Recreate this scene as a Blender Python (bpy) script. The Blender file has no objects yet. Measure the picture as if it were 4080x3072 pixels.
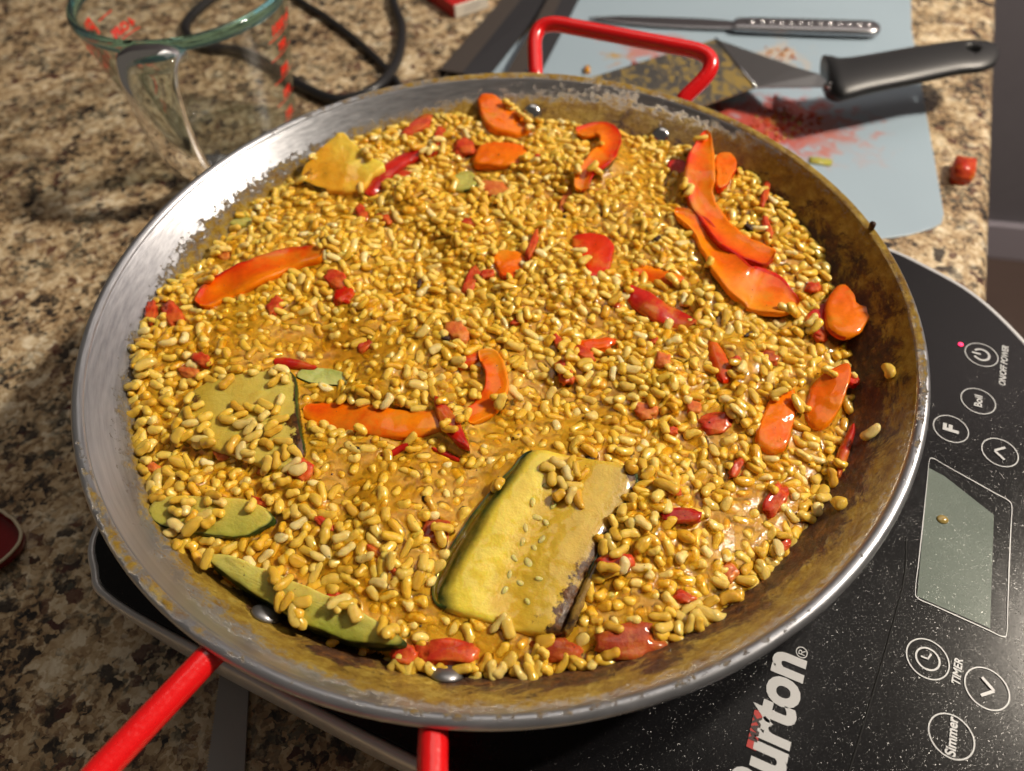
import bpy, bmesh, math, random
import numpy as np
from mathutils import Vector, Matrix, noise as mnoise

random.seed(7); rng = np.random.default_rng(11)
SC = bpy.context.scene
COL = SC.collection
PI = math.pi

# ------------------------------------------------------------------ camera, world, lamps, exposure
ZR = 0.115                       # height of the pan rim above the counter (m); pan axis at x = y = 0
PITCH, ROLL = 0.64726357, -0.04618631
CAM = Vector((0.0050302, -0.23956366, 0.2412719 + ZR))
cp, sp, cr, sr = math.cos(PITCH), math.sin(PITCH), math.cos(ROLL), math.sin(ROLL)
ROT = Matrix(((1,0,0),(0,cp,-sp),(0,sp,cp))) @ Matrix(((cr,-sr,0),(sr,cr,0),(0,0,1)))
cam = bpy.data.cameras.new('camera'); camo = bpy.data.objects.new('camera', cam); COL.objects.link(camo)
camo.matrix_world = Matrix.Translation(CAM) @ ROT.to_4x4()
cam.sensor_fit = 'HORIZONTAL'; cam.sensor_width = 36; cam.lens = 25.0; cam.clip_start = 0.01; cam.clip_end = 50
cam.dof.use_dof = True; cam.dof.focus_distance = 0.292; cam.dof.aperture_fstop = 7.0
SC.camera = camo
W = bpy.data.worlds.new('World'); SC.world = W; W.use_nodes = True
bg = W.node_tree.nodes['Background']; bg.inputs[0].default_value = (1.0, 0.86, 0.72, 1); bg.inputs[1].default_value = 0.085

def lamp(name, kind, loc, power, size, color, target=None):
    l = bpy.data.lights.new(name, kind); l.energy = power; l.color = color
    if kind == 'AREA': l.size = size
    else: l.shadow_soft_size = size
    o = bpy.data.objects.new(name, l); COL.objects.link(o); o.location = loc
    if target is not None: o.rotation_euler = (Vector(target) - Vector(loc)).to_track_quat('-Z', 'Y').to_euler()
    return o
LD = Vector((1.0, 0.13, 0.97)).normalized()
LC = Vector((0, 0, ZR)) + LD * 2.0
for k, (a, b) in enumerate(((-0.09, 0.0), (0.05, 0.055), (0.04, -0.075))):
    side = LD.cross(Vector((0, 0, 1))).normalized(); up = side.cross(LD)
    lamp('pendant_bulb', 'POINT', LC + side * a + up * b, 68, 0.036, (1.0, 0.88, 0.73))
lamp('ceiling_bounce_fill', 'AREA', (0.4, 1.1, 2.1), 11.0, 1.6, (1.0, 0.90, 0.80), (0, 0.1, 0.1))  # added soft fill standing in for bounce off the unseen ceiling, no actual fixture
SC.view_settings.view_transform = 'Standard'; SC.view_settings.look = 'None'
SC.view_settings.exposure = 0.0; SC.view_settings.gamma = 1.0
try:
    SC.cycles.use_denoising = True
    SC.cycles.max_bounces = 10; SC.cycles.transparent_max_bounces = 16
    SC.cycles.sample_clamp_indirect = 5.0
    SC.cycles.caustics_reflective = False; SC.cycles.caustics_refractive = False
except Exception: pass

# ------------------------------------------------------------------ helpers
FPX = 2833 / 4080 * 2212
def pt(px, py, z):
    """the point of the horizontal plane at height z seen at this spot of the photograph"""
    d = ROT @ Vector(((px - 1106) / FPX, -(py - 832.7) / FPX, -1.0))
    return CAM + d * ((z - CAM.z) / d.z)

def px_of(p):
    q = ROT.transposed() @ (Vector(p)-CAM); return 1106 + FPX*q.x/-q.z, 832.7 - FPX*q.y/-q.z

def mesh(name, verts, faces, mat=None, parent=None, smooth=True, attrs=None):
    me = bpy.data.meshes.new(name)
    me.from_pydata([tuple(v) for v in verts], [], [tuple(f) for f in faces]); me.update()
    if smooth: me.polygons.foreach_set('use_smooth', [True] * len(me.polygons))
    for k, v in (attrs or {}).items():
        v = np.asarray(v, dtype=np.float32)
        if v.ndim == 2:
            at = me.attributes.new(k, 'FLOAT_COLOR', 'POINT'); at.data.foreach_set('color', np.concatenate([v, np.ones((len(v), 1), np.float32)], 1).ravel())
        else: at = me.attributes.new(k, 'FLOAT', 'POINT'); at.data.foreach_set('value', v)
    o = bpy.data.objects.new(name, me); COL.objects.link(o)
    if mat:
        for m in (mat if isinstance(mat, (list, tuple)) else [mat]): me.materials.append(m)
    if parent: o.parent = parent
    return o
def big_mesh(name, V, F, mat, parent=None, attrs=None):
    """numpy arrays: V (n,3), F (m,k)"""
    me = bpy.data.meshes.new(name); V = np.asarray(V, np.float32); F = np.asarray(F, np.int32); k = F.shape[1]
    me.vertices.add(len(V)); me.vertices.foreach_set('co', V.ravel())
    me.loops.add(F.size); me.loops.foreach_set('vertex_index', F.ravel())
    me.polygons.add(len(F)); me.polygons.foreach_set('loop_start', np.arange(0, F.size, k, dtype=np.int32))
    me.polygons.foreach_set('use_smooth', np.ones(len(F), bool))
    me.update(calc_edges=True); me.validate()
    for kk, v in (attrs or {}).items():
        at = me.attributes.new(kk, 'FLOAT', 'POINT'); at.data.foreach_set('value', np.asarray(v, np.float32))
    me.materials.append(mat)
    o = bpy.data.objects.new(name, me); COL.objects.link(o)
    if parent: o.parent = parent
    return o
def tag(o, label=None, cat=None, group=None, kind=None):
    if label: o['label'] = label
    if cat: o['category'] = cat
    if group: o['group'] = group
    if kind: o['kind'] = kind
    return o
def empty(name, loc, label, cat, group=None):
    o = bpy.data.objects.new(name, None); COL.objects.link(o); o.location = loc; o.empty_display_size = 0.01
    return tag(o, label, cat, group)
def put(o, root):
    """parent a mesh whose vertices are in world space under a root Empty"""
    o.parent = root; o.matrix_parent_inverse = Matrix.Translation(root.location).inverted(); return o
def catmull(P, n, closed=False):
    P = np.asarray(P, float); m = len(P); out = []
    seg = m if closed else m - 1
    for i in range(n):
        t = i / n * seg if closed else i / (n - 1) * seg
        k = min(int(t), seg - 1); u = t - k
        g = (lambda j: P[j % m]) if closed else (lambda j: P[min(max(j, 0), m - 1)])
        a, b, c, d = g(k-1), g(k), g(k+1), g(k+2)
        out.append(0.5*((2*b)+(-a+c)*u+(2*a-5*b+4*c-d)*u*u+(-a+3*b-3*c+d)*u**3))
    return np.array(out)
def tube(P, r, n=16, closed=False, caps=True):
    """verts, faces of a round tube along points P; r number or list"""
    P = [Vector(p) for p in P]; m = len(P); V = []; F = []
    rs = r if hasattr(r, '__len__') else [r]*m
    ref = None
    for i, p in enumerate(P):
        a = P[(i-1) % m] if (closed or i > 0) else P[i]; b = P[(i+1) % m] if (closed or i < m-1) else P[i]
        t = (b-a).normalized()
        if ref is None: ref = t.orthogonal().normalized()
        ref = (ref - t*ref.dot(t)).normalized(); q = t.cross(ref)
        for k in range(n):
            an = 2*PI*k/n; V.append(p + (ref*math.cos(an)+q*math.sin(an))*rs[i])
    for i in range(m if closed else m-1):
        for k in range(n):
            a = i*n+k; b = i*n+(k+1) % n; c = ((i+1) % m)*n+(k+1) % n; d = ((i+1) % m)*n+k; F.append((a, b, c, d))
    if not closed and caps: F.append(tuple(range(n-1, -1, -1))); F.append(tuple(range((m-1)*n, m*n)))
    return V, F
def prism(poly, z0, z1, bev=0.0):
    """extruded polygon (list of xy) with a small top bevel"""
    P = [Vector((p[0], p[1], 0)) for p in poly]; n = len(P)
    c = sum(P, Vector())/n
    def ring(z, ins): return [Vector((p.x, p.y, z)) + (Vector((c.x-p.x, c.y-p.y, 0)).normalized()*ins) for p in P]
    R = [ring(z0, 0), ring(z1-bev, 0), ring(z1-bev*0.3, bev*0.3), ring(z1, bev)] if bev else [ring(z0, 0), ring(z1, 0)]
    V = [v for r in R for v in r]; F = []
    for j in range(len(R)-1):
        for i in range(n): F.append((j*n+i, j*n+(i+1) % n, (j+1)*n+(i+1) % n, (j+1)*n+i))
    F.append(tuple(range(n-1, -1, -1))); F.append(tuple(range((len(R)-1)*n, len(R)*n)))
    return V, F
def loft(rings, caps=True):
    n = len(rings[0]); V = [v for r in rings for v in r]; F = []
    for j in range(len(rings)-1):
        for i in range(n): F.append((j*n+i, j*n+(i+1) % n, (j+1)*n+(i+1) % n, (j+1)*n+i))
    if caps: F.append(tuple(range(n-1, -1, -1))); F.append(tuple(range((len(rings)-1)*n, len(rings)*n)))
    return V, F

# ------------------------------------------------------------------ materials
class N:
    def __init__(s, name):
        s.m = bpy.data.materials.new(name); s.m.use_nodes = True; s.t = s.m.node_tree; s.p = s.t.nodes['Principled BSDF']; s.out = s.t.nodes['Material Output']
    def n(s, typ, ins=None, **kw):
        x = s.t.nodes.new(typ)
        for k, v in kw.items(): setattr(x, k, v)
        for k, v in (ins or {}).items():
            if isinstance(v, bpy.types.NodeSocket): s.t.links.new(v, x.inputs[k])
            else: x.inputs[k].default_value = v
        return x
    def set(s, **kw):
        for k, v in kw.items():
            k = k.replace('_', ' ')
            if isinstance(v, bpy.types.NodeSocket): s.t.links.new(v, s.p.inputs[k])
            else: s.p.inputs[k].default_value = v
        return s
    def obj(s, scale=(1,1,1), rot=(0,0,0)):
        c = s.n('ShaderNodeTexCoord').outputs['Object']
        return s.n('ShaderNodeMapping', {0: c, 'Scale': scale, 'Rotation': rot}).outputs[0]
    def noise(s, scale, detail=4, rough=0.55, vec=None, dist=0.0):
        return s.n('ShaderNodeTexNoise', {'Vector': vec or s.obj(), 'Scale': scale, 'Detail': detail, 'Roughness': rough, 'Distortion': dist}).outputs['Fac']
    def vor(s, scale, vec=None, feature='F1', out='Distance', rand=1.0):
        return s.n('ShaderNodeTexVoronoi', {'Vector': vec or s.obj(), 'Scale': scale, 'Randomness': rand}, feature=feature).outputs[out]
    def ramp(s, fac, stops, interp='LINEAR'):
        r = s.n('ShaderNodeValToRGB', {0: fac}); e = r.color_ramp; e.interpolation = interp
        while len(e.elements) < len(stops): e.elements.new(0.5)
        for q, (p, c) in zip(e.elements, stops): q.position = p; q.color = (c if hasattr(c, '__len__') else (c, c, c)) + (1,) if not hasattr(c, '__len__') or len(c) == 3 else c
        return r.outputs[0]
    def mix(s, f, a, b, blend='MIX'):
        x = s.n('ShaderNodeMix', data_type='RGBA', blend_type=blend)
        for i, v in ((0, f), (6, a), (7, b)):
            if isinstance(v, bpy.types.NodeSocket): s.t.links.new(v, x.inputs[i])
            else: x.inputs[i].default_value = v if i == 0 else (tuple(v) + (1,) if len(v) == 3 else v)
        return x.outputs[2]
    def math(s, op, a, b=0.0, clamp=False):
        x = s.n('ShaderNodeMath', operation=op, use_clamp=clamp)
        for i, v in ((0, a), (1, b)):
            if isinstance(v, bpy.types.NodeSocket): s.t.links.new(v, x.inputs[i])
            else: x.inputs[i].default_value = v
        return x.outputs[0]
    def attr(s, name): return s.n('ShaderNodeAttribute', attribute_name=name).outputs['Fac']
    def rand(s): return s.n('ShaderNodeObjectInfo').outputs['Random']
    def bump(s, h, strength, dist=0.001):
        s.set(Normal=s.n('ShaderNodeBump', {'Height': h, 'Strength': strength, 'Distance': dist}).outputs[0]); return s
def plain(name, col, rough=0.5, metal=0.0, coat=0.0, spec=0.5):
    a = N(name); a.set(Base_Color=tuple(col)+(1,), Roughness=rough, Metallic=metal, Coat_Weight=coat, Specular_IOR_Level=spec); return a.m

def granite():
    a = N('granite'); v = a.obj()
    wv = a.n('ShaderNodeTexNoise', {'Vector': v, 'Scale': 160.0, 'Detail': 6.0}).outputs['Color']
    wv = a.n('ShaderNodeVectorMath', {0: wv, 1: (0.5, 0.5, 0.5)}, operation='SUBTRACT').outputs[0]
    vd = a.n('ShaderNodeVectorMath', {0: v, 1: a.n('ShaderNodeVectorMath', {0: wv, 'Scale': 0.010}, operation='SCALE').outputs[0]}, operation='ADD').outputs[0]
    r1 = a.n('ShaderNodeSeparateColor', {0: a.vor(165, vd, out='Color')})
    r2 = a.n('ShaderNodeSeparateColor', {0: a.vor(380, vd, out='Color')})
    big = a.noise(19, 5, 0.62, v, 0.4); mid = a.noise(46, 6, 0.68, v)
    t = a.math('ADD', a.math('MULTIPLY', r1.outputs[0], 0.30), a.math('MULTIPLY', r2.outputs[0], 0.34))
    t = a.math('ADD', t, a.math('SUBTRACT', a.math('ADD', a.math('MULTIPLY', big, 0.9), a.math('MULTIPLY', mid, 0.75)), 0.62))
    base = a.ramp(t, [(0.18, (0.022, 0.018, 0.016)), (0.27, (0.075, 0.058, 0.042)), (0.35, (0.21, 0.13, 0.068)), (0.46, (0.41, 0.285, 0.155)), (0.58, (0.54, 0.405, 0.24)), (0.72, (0.66, 0.54, 0.36)), (0.88, (0.80, 0.70, 0.52))])
    cl = a.ramp(a.noise(27, 5, 0.7, a.n('ShaderNodeMapping', {0: v, 'Location': (5, 1, 0)}).outputs[0]), [(0.50, 0.0), (0.60, 1.0)])
    gr = a.math('MULTIPLY', a.ramp(r2.outputs[1], [(0.50, 0.0), (0.56, 1.0)]), cl)
    base = a.mix(a.math('MULTIPLY', gr, 0.85), base, (0.085, 0.083, 0.062))
    dk = a.math('MULTIPLY', a.ramp(r1.outputs[1], [(0.70, 0.0), (0.74, 1.0)]), a.ramp(a.noise(31, 5, 0.7, v), [(0.47, 0.0), (0.55, 1.0)]))
    base = a.mix(a.math('MULTIPLY', dk, 0.92), base, (0.022, 0.018, 0.018))
    bur = a.math('MULTIPLY', a.ramp(r1.outputs[2], [(0.84, 0.0), (0.87, 1.0)]), a.ramp(mid, [(0.45, 0.0), (0.55, 1.0)]))
    base = a.mix(a.math('MULTIPLY', bur, 0.85), base, (0.085, 0.028, 0.022))
    a.set(Base_Color=base, Roughness=a.ramp(a.noise(160, 3), [(0.3, 0.16), (0.7, 0.32)]), Specular_IOR_Level=0.45)
    a.bump(a.noise(240, 4), 0.12, 0.0006); return a.m
M = {}
M['granite'] = granite()
def steel_pan():
    """brushed steel with dried saffron broth: vertex attribute 'grime' gives how much has dried on, 'ang' the angle"""
    a = N('pan_steel'); g = a.attr('grime'); v = a.obj((1, 1, 1.6))
    n1 = a.noise(150, 12, 0.80, v, 0.2); n2 = a.noise(430, 5, 0.7, v)
    nn = a.math('ADD', a.math('MULTIPLY', n1, 0.72), a.math('MULTIPLY', n2, 0.28))
    cover0 = cover = a.math('MULTIPLY', a.math('SUBTRACT', nn, a.math('SUBTRACT', 0.86, a.math('MULTIPLY', g, 0.72))), 3.5, True)
    heavy = a.math('MULTIPLY', a.math('SUBTRACT', a.noise(46, 10, 0.76, a.n('ShaderNodeMapping', {0: v, 'Location': (2, 5, 1)}).outputs[0], 0.4), a.math('SUBTRACT', 1.02, a.math('MULTIPLY', g, 0.60))), 12.0, True)
    stain = a.ramp(a.noise(120, 6, 0.7, v), [(0.34, (0.28, 0.14, 0.010)), (0.5, (0.47, 0.29, 0.026)), (0.66, (0.64, 0.46, 0.08))])
    stain = a.mix(heavy, stain, a.ramp(a.noise(190, 5, 0.7, v), [(0.32, (0.030, 0.011, 0.004)), (0.52, (0.105, 0.036, 0.007)), (0.70, (0.30, 0.12, 0.016))]))
    br = a.noise(1.0, 3, 0.6, a.n('ShaderNodeCombineXYZ', {0: a.math('MULTIPLY', a.attr('rad'), 900.0), 1: a.math('MULTIPLY', a.attr('ang'), 5.0)}).outputs[0])
    st = a.ramp(br, [(0.3, (0.34, 0.35, 0.38)), (0.7, (0.46, 0.47, 0.50))])
    cov2 = a.math('MULTIPLY', cover, 2.4, True)
    a.set(Base_Color=a.mix(cov2, st, stain), Metallic=a.math('SUBTRACT', 0.86, a.math('MULTIPLY', cov2, 0.82)),
          Roughness=a.n('ShaderNodeMix', {0: cover, 2: a.math('ADD', 0.26, a.math('MULTIPLY', br, 0.14)), 3: 0.5}).outputs[0], Coat_Weight=a.math('MULTIPLY', cover, 0.25), Coat_Roughness=0.12)
    a.bump(a.math('ADD', a.math('MULTIPLY', br, 0.05), a.math('ADD', a.math('MULTIPLY', cover, 0.8), a.math('ADD', a.math('MULTIPLY', a.math('MULTIPLY', n2, cover), 2.4), a.math('MULTIPLY', heavy, 0.8)))), 0.8, 0.001); return a.m
M['pan'] = steel_pan()
M['steel'] = plain('polished_steel', (0.55, 0.55, 0.56), 0.18, 1.0)
M['knife'] = plain('knife_steel', (0.42, 0.42, 0.44), 0.22, 1.0)
M['dullsteel'] = (lambda a: (a.set(Base_Color=(0.30, 0.30, 0.31, 1), Metallic=0.85, Roughness=0.38), a.bump(a.noise(300, 3, 0.6, a.obj((1, 12, 1))), 0.1, 0.0003), a.m)[-1])(N('dull_steel'))
M['red'] = (lambda a: (a.set(Base_Color=(0.72, 0.006, 0.008, 1), Roughness=0.22, Coat_Weight=0.5, Coat_Roughness=0.06), a.bump(a.noise(420, 3), 0.35, 0.0006), a.m)[-1])(N('red_enamel'))
M['darkred'] = plain('dark_red', (0.20, 0.006, 0.008), 0.3)
M['cream'] = plain('cream_edge', (0.6, 0.52, 0.36), 0.5)
M['black'] = (lambda a: (a.set(Base_Color=(0.013, 0.014, 0.016, 1), Roughness=0.42), a.bump(a.noise(500, 3), 0.12, 0.0004), a.m)[-1])(N('black_plastic'))
M['cord'] = plain('black_rubber', (0.017, 0.017, 0.019), 0.36)
M['silver'] = plain('silver_trim', (0.62, 0.62, 0.63), 0.35, 0.4)
M['white'] = plain('white_board', (0.72, 0.68, 0.60), 0.6)
M['boxred'] = plain('red_card', (0.50, 0.012, 0.012), 0.5)
M['print'] = plain('grey_print', (0.50, 0.51, 0.52), 0.4)
M['printred'] = plain('red_print', (0.42, 0.02, 0.015), 0.4)
M['redpaint'] = plain('red_glass_paint', (0.85, 0.03, 0.012), 0.4)
M['greyprint'] = plain('faint_print', (0.52, 0.50, 0.48), 0.6)
def facets(a, v, scale, lean, size):
    """droplets of fat and water: every cell of a fine pattern leans its own way, so that each glints on its own"""
    cn = a.n('ShaderNodeVectorMath', {0: a.vor(scale, v, out='Color'), 1: (0.5, 0.5, 0.5)}, operation='SUBTRACT').outputs[0]
    dot = a.ramp(a.vor(scale, v), [(size, 1.0), (size+0.12, 0.0)])
    cn = a.n('ShaderNodeVectorMath', {0: cn, 'Scale': a.math('MULTIPLY', dot, lean)}, operation='SCALE').outputs[0]
    return cn
def glass_top():
    a = N('black_glass'); v = a.obj(); sx = a.n('ShaderNodeSeparateXYZ', {0: v})
    near = a.math('MULTIPLY', a.math('SUBTRACT', 0.04, sx.outputs[1]), 7.0, True)
    wet = a.math('MULTIPLY', a.ramp(a.noise(24, 5, 0.65, v), [(0.33, 0.15), (0.60, 1.0)]), a.math('ADD', near, 0.12))
    c1 = a.n('ShaderNodeVectorMath', {0: facets(a, v, 3300, 1.3, 0.24), 'Scale': wet}, operation='SCALE').outputs[0]
    c2 = a.n('ShaderNodeVectorMath', {0: facets(a, v, 1300, 0.7, 0.13), 'Scale': wet}, operation='SCALE').outputs[0]
    g = a.n('ShaderNodeNewGeometry').outputs['Normal']
    nn = a.n('ShaderNodeVectorMath', {0: g, 1: a.n('ShaderNodeVectorMath', {0: c1, 1: c2}, operation='ADD').outputs[0]}, operation='ADD').outputs[0]
    nn = a.n('ShaderNodeVectorMath', {0: nn}, operation='NORMALIZE').outputs[0]
    dust = a.ramp(a.noise(500, 3, 0.6, v), [(0.56, 0.0), (0.75, 1.0)])
    smear = a.ramp(a.noise(34, 6, 0.7, v, 0.5), [(0.46, 0.0), (0.72, 1.0)])
    c = a.mix(a.math('MULTIPLY', a.math('MULTIPLY', dust, smear), 0.14), (0.005, 0.005, 0.006), (0.16, 0.155, 0.15))
    a.set(Base_Color=c, Roughness=0.18, Specular_IOR_Level=0.28, Normal=nn); return a.m
M['glasstop'] = glass_top()
def lcd():
    a = N('lcd'); v = a.obj(); g = a.n('ShaderNodeNewGeometry').outputs['Normal']
    nn = a.n('ShaderNodeVectorMath', {0: g, 1: facets(a, v, 3300, 1.2, 0.26)}, operation='ADD').outputs[0]
    nn = a.n('ShaderNodeVectorMath', {0: nn}, operation='NORMALIZE').outputs[0]
    a.set(Base_Color=a.mix(a.noise(40, 5, 0.65, v), (0.12, 0.15, 0.13), (0.20, 0.24, 0.21)), Roughness=0.15, Normal=nn); return a.m
M['lcd'] = lcd()
def led():
    a = N('red_led'); a.set(Base_Color=(0.8, 0.02, 0.05, 1), Emission_Color=(1.0, 0.04, 0.14, 1), Emission_Strength=2.2); return a.m
M['led'] = led()
def mat_board():
    a = N('cutting_mat'); v = a.obj()
    c = a.mix(a.noise(9, 3, 0.5, v), (0.31, 0.40, 0.48), (0.36, 0.46, 0.54))
    n = a.math('ADD', a.math('MULTIPLY', a.noise(70, 6, 0.65, v, 0.6), 0.8), a.math('MULTIPLY', a.noise(14, 2, 0.5, v), 0.25))
    for (x, y, r, col, th, k) in ST:
        d = a.n('ShaderNodeVectorMath', {0: v, 1: (x, y, 0)}, operation='SUBTRACT').outputs[0]
        d = a.n('ShaderNodeVectorMath', {0: d, 1: (1/r[0], 1/r[1], 0)}, operation='MULTIPLY').outputs[0]
        d = a.n('ShaderNodeVectorMath', {0: d}, operation='LENGTH').outputs['Value']
        f = a.math('MULTIPLY', a.math('SUBTRACT', a.math('SUBTRACT', n, th), a.math('MULTIPLY', d, 0.22)), 7.0, True)
        c = a.mix(a.math('MULTIPLY', f, k), c, col)
    a.set(Base_Color=c, Roughness=0.34, Specular_IOR_Level=0.45); a.bump(a.noise(900, 2, 0.5, v), 0.1, 0.0003); return a.m
def glass(name, tint, thin):
    a = N(name)
    if thin:
        a.t.nodes.remove(a.p)
        tr = a.n('ShaderNodeBsdfTransparent'); gl = a.n('ShaderNodeBsdfGlossy', {'Roughness': 0.02})
        lw = a.n('ShaderNodeLayerWeight', {'Blend': 0.5}); fr = a.n('ShaderNodeMath', {0: a.math('MULTIPLY', a.math('POWER', lw.outputs['Facing'], 5.0), 0.9), 1: 0.04}, operation='ADD')
        a.t.links.new(a.mix(a.math('POWER', lw.outputs['Facing'], 3.6), (0.985, 0.99, 0.985), tint), tr.inputs[0])
        mx = a.n('ShaderNodeMixShader', {0: fr.outputs[0], 1: tr.outputs[0], 2: gl.outputs[0]})
        a.t.links.new(mx.outputs[0], a.out.inputs[0])
    else: a.set(Base_Color=tint+(1,), Roughness=0.02, Transmission_Weight=1.0, IOR=1.47)
    return a.m
M['thin_glass'] = glass('thin_glass', (0.42, 0.54, 0.50, 1), True)
M['rim_glass'] = glass('rim_glass', (0.45, 0.90, 0.90), False)
M['thick_glass'] = glass('thick_glass', (0.86, 0.95, 0.92), False)

def food(name, colA, colB, attr=None, nscale=160, rough=0.22, sss=0.25, spot=None, spotth=(0.66, 0.72), bump=0.3, coat=0.4, dist=0.0006, rad=(1.0, 0.45, 0.12)):
    a = N(name); v = a.obj(); f = a.noise(nscale, 4, 0.55, v)
    if attr: f = a.math('ADD', a.math('MULTIPLY', a.math('SUBTRACT', f, 0.5), 0.7), a.attr(attr), True)
    else: f = a.ramp(f, [(0.32, 0.0), (0.68, 1.0)])
    c = a.mix(f, colA, colB)
    c = a.mix(0.5, c, a.ramp(a.noise(260, 5, 0.7, v), [(0.3, (0.62, 0.55, 0.5)), (0.62, (1.0, 1.0, 1.0))]), 'MULTIPLY')
    c = a.mix(a.ramp(a.noise(42, 6, 0.68, a.n('ShaderNodeMapping', {0: v, 'Location': (1, 4, 2)}).outputs[0]), [(0.50, 0.0), (0.66, 0.55)]), c, (0.60, 0.30, 0.018)) if 'pepper' in name or 'tomato' in name else c
    if spot: c = a.mix(a.math('MULTIPLY', a.ramp(a.noise(nscale*1.4, 5, 0.65, v), [(spotth[0], 0.0), (spotth[1], 1.0)]), 0.9), c, spot)
    a.set(Base_Color=c, Roughness=rough+0.18, Specular_IOR_Level=0.12, Subsurface_Weight=min(1, sss*1.6), Subsurface_Radius=rad, Subsurface_Scale=0.005, Coat_Weight=coat*1.5, Coat_Roughness=0.07)
    a.bump(a.math('ADD', a.noise(nscale*3, 3, 0.6, v), a.math('MULTIPLY', a.noise(nscale*0.7, 2, 0.5, v), 1.5)), bump, dist); return a.m
M['pep_skin'] = food('pepper_skin', (0.56, 0.008, 0.001), (0.70, 0.045, 0.001), 'tint', 60, 0.2, 0.1)
M['pep_flesh'] = food('pepper_flesh', (0.76, 0.030, 0.000), (0.90, 0.22, 0.000), 'tint', 60, 0.24, 0.15)
M['or_flesh'] = food('orange_pepper_flesh', (0.80, 0.085, 0.000), (0.92, 0.25, 0.000), 'tint', 60, 0.24, 0.15)
M['red_skin'] = food('red_pepper_skin', (0.38, 0.008, 0.006), (0.58, 0.02, 0.008), 'tint', 130, 0.22, 0.25)
M['tom'] = food('tomato', (0.50, 0.018, 0.010), (0.66, 0.11, 0.024), None, 130, 0.27, 0.3, bump=0.7, coat=0.35)
M['tom_pink'] = food('soft_tomato', (0.62, 0.12, 0.035), (0.66, 0.22, 0.045), None, 150, 0.3, 0.4, bump=0.6, coat=0.3)
M['tom_brown'] = food('stewed_tomato', (0.30, 0.035, 0.012), (0.48, 0.09, 0.02), None, 170, 0.28, 0.3, bump=0.6, coat=0.35)
M['zuc'] = food('zucchini_flesh', (0.66, 0.50, 0.075), (0.74, 0.62, 0.15), 'tint', 70, 0.25, 0.35, spot=(0.24, 0.11, 0.02), spotth=(0.74, 0.80), bump=0.35)
M['zuc_green'] = food('pale_green_zucchini', (0.42, 0.40, 0.075), (0.56, 0.52, 0.13), 'tint', 70, 0.25, 0.35, spot=(0.07, 0.03, 0.012), spotth=(0.72, 0.77), bump=0.3)
M['zuc_gold'] = food('golden_zucchini', (0.70, 0.30, 0.015), (0.80, 0.56, 0.05), 'tint', 80, 0.22, 0.4, spot=(0.33, 0.12, 0.02), spotth=(0.60, 0.68), bump=0.35)
M['zuc_char'] = food('charred_zucchini', (0.10, 0.05, 0.012), (0.36, 0.22, 0.04), None, 120, 0.28, 0.15, spot=(0.02, 0.008, 0.006), spotth=(0.50, 0.60), bump=0.5)
M['zuc_skin'] = food('zucchini_skin', (0.010, 0.022, 0.006), (0.05, 0.085, 0.012), None, 140, 0.25, 0.05, bump=0.3)
def veg_col():
    a = N('zucchini_cut'); v = a.obj(); c = a.n('ShaderNodeAttribute', attribute_name='col').outputs['Color']
    c = a.mix(0.35, c, a.ramp(a.noise(150, 5, 0.6, v), [(0.3, (0.55, 0.55, 0.55)), (0.7, (1.0, 1.0, 1.0))]), 'MULTIPLY')
    c = a.mix(a.ramp(a.noise(48, 6, 0.68, a.n('ShaderNodeMapping', {0: v, 'Location': (1, 4, 2)}).outputs[0]), [(0.50, 0.0), (0.66, 0.32)]), c, (0.62, 0.37, 0.03))
    br = a.math('MULTIPLY', a.math('SUBTRACT', a.noise(170, 6, 0.7, v), a.math('SUBTRACT', 0.80, a.math('MULTIPLY', a.attr('burn'), 0.42))), 12.0, True)
    c = a.mix(br, c, a.ramp(a.noise(300, 4, 0.6, v), [(0.35, (0.022, 0.008, 0.003)), (0.65, (0.15, 0.055, 0.008))]))
    a.set(Base_Color=c, Roughness=0.4, Specular_IOR_Level=0.25, Subsurface_Weight=0.6, Subsurface_Radius=(1, 0.6, 0.15), Subsurface_Scale=0.004, Coat_Weight=0.9, Coat_Roughness=0.07)
    a.bump(a.math('ADD', a.noise(700, 3, 0.6, v), a.math('MULTIPLY', a.noise(240, 3, 0.6, v), 1.5)), 0.4, 0.0006); return a.m
M['cut'] = veg_col()
M['seed'] = food('seed', (0.78, 0.54, 0.14), (0.84, 0.64, 0.24), None, 300, 0.2, 0.4)
M['char'] = plain('charred_bit', (0.045, 0.017, 0.008), 0.5)
M['speck'] = plain('herb_speck', (0.06, 0.028, 0.012), 0.5)
def rice():
    a = N('saffron_rice'); v = a.obj()
    t = a.n('ShaderNodeMath', {0: a.math('ADD', a.attr('tone'), a.rand())}, operation='FRACT').outputs[0]
    c = a.ramp(t, [(0.0, (0.72, 0.385, 0.020)), (0.22, (0.79, 0.485, 0.042)), (0.5, (0.82, 0.55, 0.072)), (0.78, (0.84, 0.605, 0.13)), (0.93, (0.86, 0.665, 0.22)), (1.0, (0.88, 0.745, 0.38))])
    g = a.n('ShaderNodeTexCoord').outputs['Object']
    big = a.ramp(a.noise(17, 3, 0.5, g), [(0.35, 0.0), (0.7, 1.0)])
    c = a.mix(a.math('MULTIPLY', big, 0.35), c, (0.76, 0.42, 0.022))
    a.set(Base_Color=c, Roughness=0.42, Specular_IOR_Level=0.22, Subsurface_Weight=0.6, Subsurface_Radius=(1.0, 0.75, 0.4), Subsurface_Scale=0.0022, Coat_Weight=1.0, Coat_Roughness=0.09, Coat_IOR=1.5)
    a.bump(a.math('ADD', a.noise(700, 3, 0.6, g), a.math('MULTIPLY', a.noise(300, 3, 0.6, g), 1.4)), 0.5, 0.0006); return a.m
M['rice'] = rice()
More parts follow.
